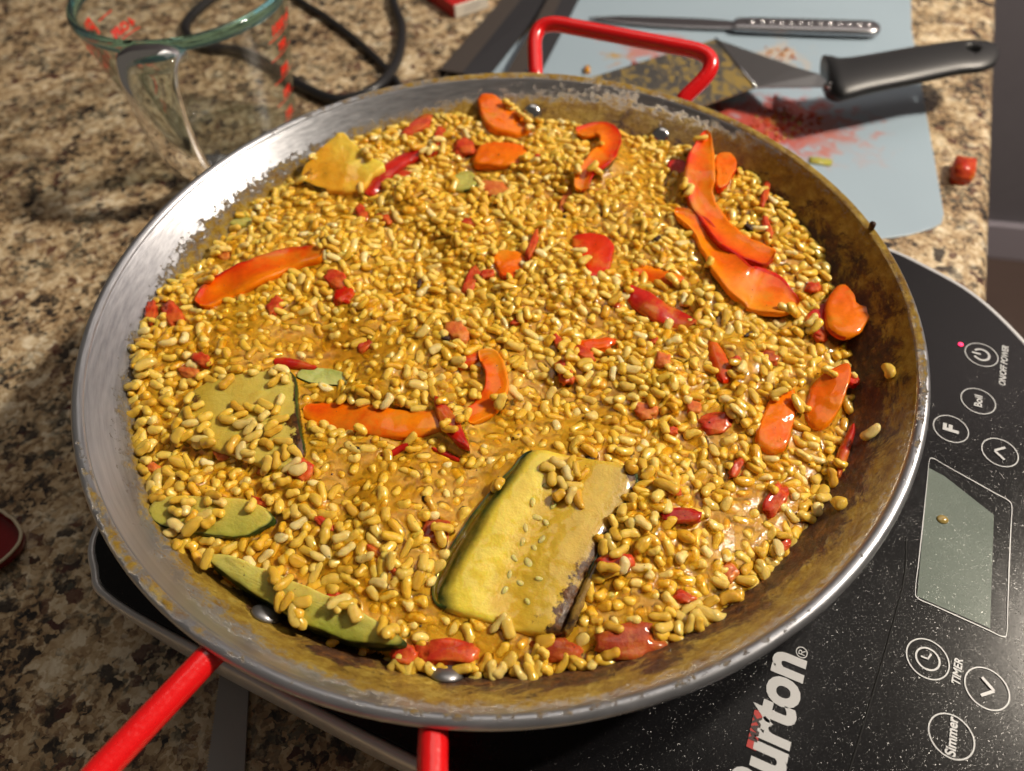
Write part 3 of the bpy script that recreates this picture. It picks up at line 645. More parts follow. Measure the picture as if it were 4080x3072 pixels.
def ribbon(name, label, cat, line, t=0.0042, arch=None, lift=0.0025, lifts=None, side='R', mats=('pep_skin', 'pep_flesh'), bury=0.0, amp=0.0004, n=40, single=False, roll=0.0, group=None):
    """strip along (px, py, width_px) stations"""
    L = np.array(line, float); C = []
    if arch is None: arch = 0.0012 if side == 'T' else -0.0012
    elif side != 'T': arch = -arch*0.7
    for i, (x, y, w) in enumerate(line):
        lf = lift + (lifts[i] if lifts else 0.0); C.append(tuple(fp(x, y, lf)))
    C = np.array(C)
    Wd = []
    for i in range(len(line)):
        x, y, w = line[i]; a = line[max(i-1, 0)]; b = line[min(i+1, len(line)-1)]
        tx, ty = b[0]-a[0], b[1]-a[1]; l = math.hypot(tx, ty) or 1; nx, ny = -ty/l*w/2, tx/l*w/2
        z = C[i][2]; Wd.append((pt(x+nx, y+ny, z)-pt(x-nx, y-ny, z)).length)
    C = catmull(C, n); Wd = catmull(np.array(Wd)[:, None], n)[:, 0]*1.12
    m = 24; V = []; T = []; F = []; K = []; LE = []; RE = []
    for i in range(n):
        a = Vector(C[max(i-1, 0)]); b = Vector(C[min(i+1, n-1)]); tg = (b-a).normalized(); s = tg.cross(Vector((0, 0, 1))).normalized(); up = s.cross(tg)
        if roll: Rm = Matrix.Rotation(roll, 3, tg); s = Rm @ s; up = Rm @ up
        e = min(i, n-1-i)/(n*0.06); ek = math.sqrt(max(0.0, 1-(1-min(e, 1))**2))*0.93+0.07
        w = Wd[i]/2*ek; tt = t/2*min(1, 0.35+ek*0.65)
        for k in range(m):
            an = 2*PI*k/m; cx, cy = math.cos(an), math.sin(an)
            ux = math.copysign(abs(cx)**0.6, cx)*w*(1+0.10*mnoise.noise(Vector((i*0.22, cx, SEED[0]*2.3)))); uy = math.copysign(abs(cy)**0.5, cy)*tt*(1 if side == 'T' or cy < 0 else 1-0.25*(1-cx*cx))
            V.append(Vector(C[i]) + s*ux + up*(uy - arch*(ux/max(w, 1e-6))**2 - tt)); T.append(min(max(0.55+0.75*(cx if side == 'L' else -cx) + 0.5*mnoise.noise(Vector((i*0.15, cx*2, SEED[0]*1.7))), 0), 1) if side != 'T' else min(max(0.5 + 0.9*mnoise.noise(Vector((i*0.13, cx*1.5, SEED[0]*1.9))), 0), 1))
        LE.append(Vector(C[i])-s*w); RE.append(Vector(C[i])+s*w)
    for i in range(n-1):
        for k in range(m):
            F.append((i*m+k, i*m+(k+1) % m, (i+1)*m+(k+1) % m, (i+1)*m+k)); mid = 2*PI*(k+0.5)/m
            K.append({'R': math.cos(mid) > 0.68, 'L': math.cos(mid) < -0.68, 'T': math.sin(mid) > -0.3, 'B': math.sin(mid) < -0.3}[side])
    F.append(tuple(range(m))); K.append(False); F.append(tuple(range(n*m-1, (n-1)*m-1, -1))); K.append(False)
    V = wobble(V, amp*1.5, 60); V = wobble(V, amp, 180); V = wobble(V, amp*0.4, 520)
    for i in range(0, n-2, 2):
        k2 = min(i+3, n-1); ex = lambda a_, b_: a_.lerp(b_, 1.06); stamp([LE[i], LE[k2], RE[k2], RE[i]], float(C[i:k2+1, 2].mean())-arch*0.4, bury)
    if single:
        o = mesh(name, V, F, M[mats[0]], attrs={'tint': T}); return tag(o, label, cat, group)
    root = empty(name, Vector(C[n//2]), label, cat, group)
    split_parts(root, V, F, K, T, M[mats[0]], M[mats[1]]); return root
def lump(name, label, cat, px, py, lpx, wpx, ang, mat='tom', h=0.0035, lift=0.0012, bury=0.0, rough=0.35, group=None, fpx=None, sub=3):
    """an irregular soft piece lpx x wpx photograph units, long axis at ang degrees clockwise from the photo's x"""
    a = math.radians(ang); c = fp(px, py, lift); z = c.z
    u = pt(px+math.cos(a)*lpx/2, py+math.sin(a)*lpx/2, z)-c; v = pt(px-math.sin(a)*wpx/2, py+math.cos(a)*wpx/2, z)-c
    bm = bmesh.new(); bmesh.ops.create_icosphere(bm, subdivisions=sub, radius=1); SEED[0] += 1; off = Vector((SEED[0]*3.1, SEED[0]*1.3, 0.5))
    V = []
    for q in bm.verts:
        d = q.co.normalized(); k = 1 + rough*mnoise.noise(d*1.5+off) + rough*0.7*mnoise.noise(d*3.1+off)
        d2 = Vector([math.copysign(abs(t_)**0.8, t_) for t_ in d])
        kz = k + rough*0.35*mnoise.noise(d*7+off); V.append(c + u*d2.x*k + v*d2.y*k + Vector((0, 0, (min(d2.z, 0.72+0.25*mnoise.noise(d*4-off))*h*1.15*kz) - h*0.35)))
    F = [tuple(q.index for q in f.verts) for f in bm.faces]; bm.free()
    E_ = [c + u*math.cos(t_) + v*math.sin(t_) for t_ in np.linspace(0, 2*PI, 20, endpoint=False)]
    stamp([(e.x, e.y) for e in E_], z + h*0.5, bury)
    base = c.copy(); o = mesh(name, [q-base for q in V], F, M[mat]); o.location = base; return tag(o, label, cat, group)

# ------------------------------------------------------------------ vegetables
exec_veg = True
# zucchini
def nz(x, y, sc, o=0.0): return mnoise.noise(Vector((x*sc, y*sc, o)))
def polyx(pl, y):
    return float(np.interp(y, [p[1] for p in pl], [p[0] for p in pl]))
L1 = [(1150, 968), (1102, 1008), (1045, 1072), (985, 1155), (938, 1240), (932, 1290), (962, 1318)]; R1 = [(1382, 1032), (1335, 1110), (1290, 1205), (1248, 1300), (1225, 1366)]
def u1(x, y):
    y2 = y + 0.28*(x-1100)                       # across the slice, square to its long edge
    a = polyx(L1, y2); yy = y + 0.28*(x-1240); b = polyx(R1, y-0.12*(x-1250)); return (x-a)/max(b-a, 30)
def h_z1(x, y):
    u = u1(x, y); g = lambda c_, w_: math.exp(-((u-c_)/w_)**2)
    rib = math.sin((y+0.4*x)*0.16 + 3*nz(x, y, 0.02))*0.00022*g(0.55, 0.12)
    roll = -0.0032*max(0, (0.15-u)/0.15)**2 - 0.0022*max(0, (u-0.88)/0.12)**2
    return roll + 0.0008*g(0.24, 0.14) - 0.0013*g(0.54, 0.12) + 0.0009*g(0.82, 0.13) + rib + 0.0004*nz(x, y, 0.05)*g(0.55, 0.2)
def lerp3(a, b, t): t = min(max(t, 0), 1); return tuple(a[i]*(1-t)+b[i]*t for i in range(3))
def c_z1(x, y, k):
    u = u1(x, y) + 0.05*nz(x, y, 0.015); c = (0.86, 0.68, 0.075)
    c = lerp3((0.030, 0.060, 0.008), c, (u-0.06)/0.10) if u < 0.16 else c
    if u > 0.34: c = lerp3(c, (0.70, 0.46, 0.035), (u-0.36)/0.10)
    if u > 0.62: c = lerp3(c, (0.70, 0.48, 0.055), (u-0.62)/0.1)
    if u > 0.84: c = lerp3(c, (0.40, 0.25, 0.04), (u-0.84)/0.14)
    burn = 0.20 + 0.75*max(0, min(1, (u-0.62)/0.3))*max(0, min(1, (y-1180)/110)) + 0.75*max(0, (u-0.86)/0.12) + 0.12*max(0, 1-abs(u-0.55)/0.1)
    return c, min(burn, 1.1)
def c_z2(x, y, k):
    c = lerp3((0.56, 0.40, 0.045), (0.66, 0.54, 0.11), (x-430)/140 + 0.4*nz(x, y, 0.02)); r = polyx([(637, 812), (642, 870), (650, 925), (655, 985)], y)
    return c, 0.22 + 1.0*max(0, 1-(r-x)/(14 if y < 890 else 48)) + 0.9*max(0, 1-math.hypot(x-420, (y-865)*0.7)/26)
def c_z3(x, y, k):
    if k > 0.93 and y > 812: return (0.03, 0.06, 0.012), 0.1
    return lerp3((0.40, 0.46, 0.10), (0.66, 0.66, 0.22), (y-790)/40 if k < 0.95 else 0.1), 0.1
def c_z4(x, y, k):
    if k > 0.95 and y > 1105: return (0.05, 0.085, 0.012), 0.2
    return lerp3((0.66, 0.54, 0.10), (0.44, 0.44, 0.07), (y-1080)/80), 0.25
def c_z5(x, y, k):
    t_ = (x-441)/420.0; e = y - (1196+t_*150)
    if k > 0.95 and e > 12: return (0.035, 0.065, 0.010), 0.2
    return lerp3((0.66, 0.60, 0.14), (0.34, 0.38, 0.045), (e-10)/60), 0.3
def c_z6(x, y, k): return lerp3((0.84, 0.40, 0.018), (0.90, 0.74, 0.10), (x-690)/110 - (y-320)/150 + 0.5*nz(x, y, 0.03)), 0.22 + 0.55*max(0, 1-math.hypot(x-665, y-375)/60)
z1, z1i = slab('zucchini_slice', 'large yellow zucchini slice with dark green skin and seeds, front centre of the pan', 'zucchini', [(1150, 968), (1102, 1008), (1045, 1072), (985, 1155), (938, 1240), (932, 1290), (962, 1318), (1060, 1345), (1150, 1368), (1222, 1362), (1248, 1300), (1290, 1205), (1335, 1110), (1382, 1032), (1350, 1000), (1260, 985)],
    t=0.009, dome=0.0, lift=0.0042, tilt=(0.0, 0.04), skin=((0.0, 0.37), (0.62, 0.86)), mats=('zuc_skin', 'cut'), bury=0.0, amp=0.0003, n=140, hfun=h_z1, cfun=c_z1)
z2, z2i = slab('zucchini_slice', 'pale zucchini slice with charred right edge under rice, left of centre', 'zucchini', [(425, 835), (480, 812), (560, 800), (615, 797), (637, 812), (642, 870), (650, 925), (655, 985), (600, 1010), (520, 990), (440, 960), (385, 945), (380, 900), (398, 870)], t=0.006, dome=0.0, lift=0.0012, skin=(0.2, 0.48), mats=('zuc_skin', 'cut'), bury=0.30, cfun=c_z2, n=110)
z3, _ = slab('zucchini_slice', 'small pale green zucchini wedge under the red sliver left of centre', 'zucchini', [(638, 812), (655, 797), (700, 795), (742, 803), (766, 828), (735, 832), (690, 829), (658, 822)], t=0.006, dome=0.0, lift=0.0022, skin=(0.5, 0.98), mats=('zuc_skin', 'cut'), bury=0.0, cfun=c_z3)
z4, _ = slab('zucchini_slice', 'pale green zucchini slice half buried beside the near left pan wall', 'zucchini', [(318, 1108), (345, 1135), (440, 1156), (530, 1160), (566, 1142), (592, 1118), (540, 1080), (430, 1070), (340, 1075)], t=0.009, dome=0.0008, lift=0.0035, skin=(0.0, 0.55), mats=('zuc_skin', 'cut'), bury=0.50, cfun=c_z4, tilt=(0, 0.1))
z5, _ = slab('zucchini_slice', 'long green edged zucchini slice along the near left of the pan', 'zucchini', [(441, 1200), (468, 1228), (560, 1292), (660, 1350), (760, 1385), (872, 1396), (850, 1360), (740, 1300), (640, 1255), (560, 1222), (490, 1196)], t=0.014, dome=0.0008, lift=0.0080, tilt=(0.1, 0.25), skin=(0.0, 0.5), mats=('zuc_skin', 'cut'), bury=0.30, n=90, cfun=c_z5)
z6, _ = slab('zucchini_slice', 'golden browned zucchini slice by the far left pan wall', 'zucchini', [(740, 283), (758, 300), (788, 330), (832, 354), (806, 378), (775, 408), (720, 412), (650, 388), (662, 350), (700, 312)], t=0.007, dome=0.0, lift=0.0050, tilt=(0.05, 0.2), skin=(0.62, 1.0), mats=('zuc_char', 'cut'), bury=0.0, cfun=c_z6, n=80, amp=0.0009)
z7, _ = slab('zucchini_slice', 'tiny pale green zucchini chunk with dark edge in the far rice', 'zucchini', [(975, 385), (990, 372), (1022, 372), (1030, 402), (1005, 412), (978, 408)], t=0.005, lift=0.003, skin=(0.35, 0.68), mats=('zuc_skin', 'zuc_green'), bury=0.0, n=32)
z8, _ = slab('zucchini_slice', 'thin dark green zucchini edge beside the left pan wall', 'zucchini', [(487, 478), (505, 466), (540, 468), (548, 486), (515, 490)], t=0.004, lift=0.002, skin=(0.0, 0.6), mats=('zuc_skin', 'zuc_green'), bury=0.05, n=28)
# seeds and char on the big slice
def drop(px, py, z): return pt(px, py, z)
zt = z1i[2]
for pl, k_ in (([(1195, 975), (1330, 985), (1320, 1030), (1262, 1075), (1235, 1100), (1195, 1080), (1180, 1020)], 0.5), ([(380, 900), (440, 880), (520, 905), (590, 940), (665, 1000), (600, 1030), (380, 980)], 0.75)):
    sl, ins = inside_poly(np.array([tuple(pt(x, y, zt))[:2] for x, y in pl])); VB[sl] = np.where(ins & VM[sl], k_, VB[sl])
def zat(x, y): p = pt(x, y, zt); return zt + 0.04*(p.y-z1i[1][1]) + h_z1(x, y)
sd = [(1143, 1217, 24, 70), (1150, 1085, 17, 100), (1160, 1118, 19, 20), (1135, 1140, 16, 80), (1128, 1170, 16, 110), (1180, 1130, 16, 60), (1172, 1165, 18, 140), (1110, 1205, 16, 50), (1100, 1240, 15, 100), (1125, 1260, 15, 30), (1155, 1185, 15, 60), (1195, 1090, 18, 120), (1210, 1050, 18, 70), (1180, 1050, 16, 20), (1090, 1275, 15, 130), (1140, 1300, 14, 60), (1220, 1010, 16, 80), (1165, 1250, 14, 10)]
def seed_mesh(name, p, l, w, h, ang, mat, parent=None, world=True):
    V = []; rings = []
    for i, t_ in enumerate((-1, -0.9, -0.6, -0.15, 0.3, 0.7, 0.93, 1)):
        rr = math.sqrt(max(0.0004, 1-t_*t_))*(1-0.22*t_); rings.append([p + Vector((math.cos(ang), math.sin(ang), 0))*t_*l/2 + Vector((-math.sin(ang), math.cos(ang), 0))*rr*w/2*math.cos(q) + Vector((0, 0, rr*h/2*math.sin(q))) for q in np.linspace(0, 2*PI, 10, endpoint=False)])
    V, F = loft(rings); return mesh(name, V, F, mat)
for (x, y, l, a) in sd:
    o = seed_mesh('seed', pt(x, y, zat(x, y)), l*0.00021*1.15, l*0.00013*1.1, 0.0011, math.radians(-a), M['seed']); put(o, z1)
V = []; F = []                       # charred side of the big slice
ch = [(1383, 1028), (1387, 1042), (1372, 1072), (1342, 1127), (1309, 1187), (1296, 1227), (1272, 1264), (1258, 1310), (1240, 1350), (1226, 1366), (1218, 1358), (1236, 1318), (1250, 1280), (1272, 1235), (1300, 1185), (1328, 1125), (1355, 1070), (1374, 1038)]
P = catmull([tuple(pt(x, y, zt+0.0003)) for x, y in ch], 60, True); 
V, F = prism([(p[0], p[1]) for p in P], zt-0.0065, zt-0.0004, 0.0012); V = wobble(V, 0.0008, 500)
put(mesh('charred_edge', V, F, M['zuc_char']), z1)
PEP = 'pepper'
slab('pepper_piece', 'orange pepper wedge leaning up against the far pan wall', PEP, [(1034, 206), (1048, 199), (1070, 206), (1108, 238), (1148, 272), (1125, 290), (1080, 285), (1050, 268), (1036, 238)], t=0.006, dome=0.002, lift=0.009, tilt=(-0.1, 0.25), skin=(0.75, 1.0), bury=0.0, tdir=(0.8, -0.4), mats=('pep_skin', 'or_flesh'))
slab('pepper_piece', 'flat orange pepper chunk in the far rice below the leaning wedge', PEP, [(1042, 312), (1080, 307), (1136, 313), (1132, 345), (1098, 358), (1050, 356), (1022, 350), (1028, 328)], t=0.006, dome=0.002, lift=0.004, skin='top', mats=('or_flesh', 'or_flesh'), single=True, tdir=(0.2, -0.9))
ribbon('pepper_strip', 'thin dark red curved pepper strip beside the golden zucchini', PEP, [(792, 418, 18), (812, 392, 22), (845, 355, 22), (888, 330, 18), (945, 318, 12)], lift=0.004, side='T', mats=('red_skin', 'pep_flesh'), single=True)
ribbon('pepper_strip', 'S shaped red and orange pepper strip by the right far rivet', PEP, [(1255, 412, 24), (1262, 372, 32), (1292, 345, 36), (1314, 318, 36), (1318, 290, 34), (1290, 276, 26), (1248, 288, 22)], lift=0.006, lifts=[0, .001, .002, .002, .003, .003, .001], side='R', arch=0.002)
ribbon('pepper_strip', 'long bright red pepper strip curling up beside the right pan wall', PEP, [(1526, 284, 12), (1518, 325, 46), (1512, 372, 62), (1512, 418, 50), (1535, 465, 40), (1575, 512, 42), (1622, 540, 42), (1672, 558, 34)], lift=0.006, lifts=[.010, .007, .004, .002, .001, .001, .001, 0], side='R', t=0.007, arch=0.003, n=60)
slab('pepper_piece', 'small orange red pepper piece right behind the tall red strip', PEP, [(1550, 335), (1575, 330), (1591, 345), (1586, 370), (1568, 400), (1550, 398), (1545, 365)], t=0.006, dome=0.001, lift=0.006, skin=(0.2, 0.7), tdir=(-0.7, -0.5), mats=('pep_skin', 'or_flesh'))
slab('pepper_piece', 'dark red pepper bit left of the tall red strip', PEP, [(1440, 352), (1465, 345), (1482, 352), (1484, 372), (1462, 376), (1446, 368)], t=0.004, lift=0.002, single=True, mats=('red_skin', 'red_skin'), bury=0.1, n=28)
ribbon('pepper_strip', 'broad leaf shaped orange pepper strip below the long red one', PEP, [(1458, 455, 14), (1488, 468, 30), (1516, 492, 36), (1545, 535, 42), (1590, 590, 62), (1640, 625, 84), (1690, 645, 62), (1728, 655, 14)], lift=0.0055, lifts=[0, .001, .001, .001, .001, .002, .002, .001], side='L', t=0.006, arch=0.003, mats=('pep_skin', 'or_flesh'), n=60)
slab('pepper_piece', 'rounded red orange pepper square in the far middle rice', PEP, [(1234, 512), (1262, 505), (1300, 506), (1326, 530), (1322, 565), (1306, 600), (1284, 612), (1268, 585), (1240, 550)], t=0.005, dome=0.002, lift=0.003, single=True, mats=('pep_skin', 'pep_skin'))
slab('pepper_piece', 'orange and red pepper curl near the middle of the rice', PEP, [(1062, 545), (1095, 538), (1132, 548), (1134, 575), (1110, 602), (1085, 600), (1072, 575)], t=0.006, dome=0.001, lift=0.003, skin=(0.35, 0.75), tdir=(0.1, 1.0), mats=('pep_skin', 'or_flesh'))
ribbon('pepper_strip', 'short flat orange pepper strip above the dark red one', PEP, [(1365, 575, 14), (1400, 583, 30), (1440, 594, 30), (1478, 602, 14)], lift=0.003, side='T', mats=('or_flesh', 'or_flesh'), single=True, n=28)
ribbon('pepper_strip', 'deep red glossy pepper strip right of the middle', PEP, [(1352, 612, 14), (1382, 634, 38), (1420, 662, 42), (1462, 684, 40), (1502, 697, 22)], lift=0.0035, side='T', mats=('red_skin', 'red_skin'), single=True, n=32)
ribbon('pepper_strip', 'large red pepper strip with orange inside, left part of the pan', PEP, [(432, 658, 30), (478, 620, 52), (545, 584, 48), (625, 556, 40), (700, 543, 22)], lift=0.004, side='L', t=0.006, arch=0.002, n=44)
slab('pepper_piece', 'pointed orange red pepper scrap hanging over the right pan wall', PEP, [(1806, 620), (1824, 612), (1842, 632), (1850, 652), (1866, 663), (1884, 664), (1900, 662), (1888, 678), (1870, 698), (1854, 722), (1828, 732), (1800, 724), (1786, 700), (1784, 660)], t=0.003, dome=0.002, lift=0.009, tilt=(0.12, 0), skin=(0.7, 1.0), tdir=(-0.1, -1.0), mats=('pep_skin', 'or_flesh'))
slab('pepper_piece', 'dark red pepper piece under the pointed scrap', PEP, [(1738, 690), (1760, 665), (1790, 655), (1800, 700), (1785, 722), (1755, 715)], t=0.005, lift=0.002, single=True, mats=('red_skin', 'red_skin'), bury=0.1, n=32)
ribbon('pepper_strip', 'hook shaped orange pepper strip at the centre of the pan', PEP, [(1034, 770, 24), (1056, 768, 34), (1072, 800, 42), (1068, 845, 46), (1044, 880, 44), (1002, 903, 34)], lift=0.0045, lifts=[.001, .002, .002, .001, 0, -.002], side='R', t=0.006, mats=('or_flesh', 'or_flesh'), single=True)
ribbon('pepper_strip', 'sunken flat orange pepper strip lying in broth left of centre', PEP, [(652, 882, 30), (715, 892, 52), (800, 903, 58), (880, 912, 54), (945, 905, 46), (1000, 895, 30)], lift=0.0008, side='T', t=0.005, arch=0.0004, mats=('or_flesh', 'or_flesh'), bury=0.06, single=True)
slab('pepper_piece', 'sharp red pepper triangle touching the orange hook strip', PEP, [(937, 852), (968, 878), (998, 918), (1014, 968), (990, 958), (958, 928), (940, 890)], t=0.004, dome=0.0015, lift=0.0045, single=True, mats=('red_skin', 'red_skin'), n=40)
ribbon('pepper_sliver', 'thin red sliver in the broth left of the red triangle', PEP, [(815, 990, 6), (845, 975, 16), (880, 958, 8)], t=0.0025, lift=0.002, side='T', mats=('red_skin', 'red_skin'), single=True, n=20)
ribbon('pepper_sliver', 'thin red sliver in the broth just below the red triangle', PEP, [(932, 966, 6), (962, 978, 14), (998, 996, 8)], t=0.0025, lift=0.0015, side='T', mats=('red_skin', 'red_skin'), single=True, n=20)
ribbon('pepper_sliver', 'bright red sliver lying across the green zucchini wedge', PEP, [(592, 776, 14), (625, 780, 18), (684, 793, 10)], t=0.003, lift=0.0045, side='T', mats=('red_skin', 'red_skin'), single=True, n=20)
ribbon('pepper_piece', 'short red stub behind the orange hook strip', PEP, [(985, 785, 16), (1012, 773, 24), (1040, 760, 14)], t=0.005, lift=0.003, side='T', mats=('pep_skin', 'pep_skin'), single=True, n=20)
slab('pepper_piece', 'broad orange pepper tongue in rice near the right wall', PEP, [(1698, 825), (1722, 852), (1716, 910), (1700, 968), (1660, 975), (1630, 948), (1652, 890)], t=0.006, dome=0.002, lift=0.003, single=True, mats=('or_flesh', 'or_flesh'), tdir=(-0.2, 0.9))
slab('pepper_piece', 'ridged orange pepper piece leaning on the right pan wall', PEP, [(1738, 905), (1742, 855), (1772, 810), (1834, 781), (1838, 812), (1822, 862), (1802, 905), (1768, 925)], t=0.006, dome=0.002, lift=0.008, tilt=(0.3, 0.0), skin=(0.3, 0.55), mats=('pep_skin', 'or_flesh'), tdir=(0.2, -0.9))
lump('pepper_scrap', 'tiny orange scrap stuck on the right pan wall behind the ridged piece', PEP, 1842, 822, 28, 24, 20, 'pep_skin', h=0.002, lift=0.006)
ribbon('tomato_skin', 'curled dark red tomato skin against the right pan wall', 'tomato', [(1812, 1025, 12), (1822, 985, 22), (1835, 945, 20), (1846, 915, 10)], t=0.004, lift=0.006, side='T', mats=('red_skin', 'red_skin'), single=True, n=24)
ribbon('pepper_piece', 'small orange red pepper bit among rice, right of the broth pool', PEP, [(1535, 728, 16), (1553, 765, 30), (1565, 800, 36), (1562, 822, 20)], t=0.005, lift=0.003, side='T', mats=('pep_skin', 'pep_skin'), single=True, n=24)
ribbon('tomato_strip', 'narrow red strip in the near left rice', 'tomato', [(793, 1175, 14), (825, 1198, 20), (848, 1225, 16), (866, 1250, 12)], t=0.003, lift=0.002, side='T', mats=('tom', 'tom'), single=True, n=20)
T_ = [('bright red kinked bit in the rice right of the orange hook', 1218, 802, 58, 30, 62, 'tom'), ('folded dark red pepper curl near the lower right wall', 1676, 1078, 78, 42, -55, 'tom'),
 ('glossy red lump on rice at lower right', 1466, 1112, 88, 36, 5, 'red_skin'), ('red tomato lump right of the big zucchini slice', 1325, 1216, 76, 44, -10, 'tom'),
 ('big stewed tomato wedge at the near right edge of the rice', 1352, 1386, 140, 78, -4, 'tom_brown'), ('wide red tomato piece at the near edge of the rice', 965, 1408, 130, 52, 2, 'tom'),
 ('red tomato end left of the wide near piece', 872, 1412, 62, 44, 20, 'tom'), ('sunken tomato piece in the near middle edge', 1205, 1404, 110, 48, 4, 'tom_brown'),
 ('crimson tomato scrap left of the orange curl', 1018, 604, 60, 26, -60, 'tom'), ('red tomato nugget below the large left strip', 725, 602, 52, 36, 30, 'tom'), ('bright orange tip of tomato below the red nugget', 742, 636, 48, 34, -20, 'pep_skin'),
 ('red tomato stub touching the left pan wall', 325, 675, 48, 26, -80, 'tom'), ('dark red tomato flake next to the left stub', 374, 676, 62, 36, 55, 'tom'), ('small tomato bit below the large left strip', 592, 660, 40, 26, -50, 'tom'),
 ('red tomato flake touching the far pan wall left of the orange wedge', 902, 270, 72, 24, -30, 'tom'), ('narrow red tomato piece below the far flake', 948, 292, 46, 18, -75, 'tom'), ('red tomato knob above the flat orange chunk', 1004, 316, 46, 36, -10, 'tom'),
 ('red tomato flake lying on the golden zucchini', 714, 326, 52, 18, 12, 'tom'), ('crimson bit at the foot of the thin dark red strip', 782, 460, 36, 24, 70, 'tom'), ('seedy red tomato lump beside the charred zucchini edge', 650, 1014, 54, 52, 30, 'tom'),
 ('large soft orange tomato flesh over the buried zucchini', 508, 962, 92, 58, -20, 'tom_pink'), ('curved soft tomato flesh near the charred edge', 570, 1002, 56, 32, -70, 'tom_pink'), ('red tomato bit above the pink one on the left', 436, 776, 44, 22, 20, 'tom'),
 ('pink tomato bit near the left pan wall', 408, 802, 48, 26, 20, 'tom_pink'), ('stewed brownish tomato dice left of the big zucchini', 940, 1146, 60, 56, 15, 'tom_brown'), ('slim crimson tomato shred above the middle', 1150, 528, 68, 16, -70, 'tom'),
 ('faded pink tomato shred left of the rice mound', 988, 716, 50, 42, 50, 'tom_pink'), ('stewed tomato pool right of the middle', 1545, 912, 80, 40, -10, 'tom'), ('pale tomato patch beside the stewed pool', 1395, 886, 56, 34, 15, 'tom_pink'),
 ('stringy orange tomato fibre right of centre', 1290, 744, 76, 28, -5, 'or_flesh'), ('dark red flake under the stringy fibre', 1262, 762, 50, 22, 30, 'tom'), ('tiny red ring of tomato beside the broth, right', 1412, 735, 18, 16, 0, 'tom'),
 ('red shred above the kinked bit', 1206, 738, 34, 16, 60, 'tom'), ('small red tomato dot in lower right rice', 1450, 1055, 42, 24, 15, 'tom'), ('orange tomato bit in the rice near the lower right wall', 1576, 1236, 42, 36, 50, 'tom_pink'),
 ('slender crimson shred behind the long red strip', 1655, 412, 60, 16, -75, 'tom'), ('crimson shred inside the curve of the long red strip', 1658, 490, 52, 16, 70, 'tom'), ('small dark tomato shred left of the rice mound pool', 790, 745, 46, 22, -40, 'tom'),
 ('pale tomato flesh left of the large strip by the wall', 480, 548, 40, 26, 20, 'tom_pink'), ('tiny crimson dot in the far rice', 1164, 340, 20, 16, 0, 'tom'), ('soft pale tomato square in the far rice', 1068, 408, 60, 36, 10, 'tom_pink'),
 ('pale tomato shred left of the S shaped strip', 1222, 430, 22, 60, 12, 'tom_pink'), ('small pink tomato fold right of the middle pool', 1432, 778, 36, 30, 30, 'tom_pink'), ('stewed tomato bit below the sunken broth on the right', 1500, 880, 34, 26, 20, 'tom_pink'),
 ('orange scrap low among rice at the near left cluster', 468, 1292, 44, 22, 10, 'tom_pink'), ('small red tomato dice in the left cluster', 330, 1010, 26, 22, 30, 'tom_pink'), ('faint red tomato dot near the right wall', 1770, 720, 36, 28, 30, 'tom'),
 ('brown red tomato fold between rice and the right broth', 1660, 770, 46, 26, 20, 'tom_brown'), ('small crimson bit on rice above the right tongue', 1590, 780, 22, 20, 0, 'tom'), ('red tomato bit by the right foot of the broad leaf', 1758, 620, 30, 20, 10, 'tom'),
 ('small red tomato bit left of the dark red strip', 1330, 655, 24, 16, 40, 'tom'), ('crimson fleck between the two middle tomatoes', 1452, 930, 24, 18, 0, 'tom'), ('thin red tomato bit by the orange curl', 1052, 592, 30, 18, -20, 'tom'),
 ('red tomato bit left of the thin dark strip', 876, 378, 52, 16, 5, 'tom')]
for (lb, x, y, l, w, a, m) in T_:
    lump('tomato_piece', lb, 'tomato', x, y, l, w, a, m, h=0.0013+0.0000145*min(l, w)*1.5, lift=0.0012 if 'pink' in m or 'brown' in m or 'sunken' in lb or 'pool' in lb else 0.0024, bury=0.12, rough=0.42)
# ------ more small soft tomato shreds, each in its own spot
for (x, y, l, w, a, lb) in ((1090, 1180, 0, 0, 0, ''), (700, 1130, 46, 20, 30, 'soft tomato shred in the rice between the two left slices'), (1120, 690, 40, 18, -20, 'faint tomato shred just above the centre of the pan'), (830, 470, 34, 18, 40, 'pale tomato shred in the far left rice'),
     (1590, 1010, 44, 22, -60, 'soft tomato shred right of the big zucchini slice'), (1010, 480, 32, 16, 10, 'small tomato shred in the far middle rice'), (1690, 1180, 40, 20, -30, 'tomato shred in the broth at the lower right'),
     (560, 1085, 40, 22, 15, 'tomato shred between the half buried slice and the centre'), (1480, 1290, 44, 26, 20, 'soft tomato shred in the near right rice'), (720, 1290, 38, 20, -15, 'soft tomato shred above the long green slice')):
    if lb: lump('tomato_piece', lb, 'tomato', x, y, l, w, a, 'tom', h=0.0016, lift=0.0016, bury=0.2, rough=0.5)
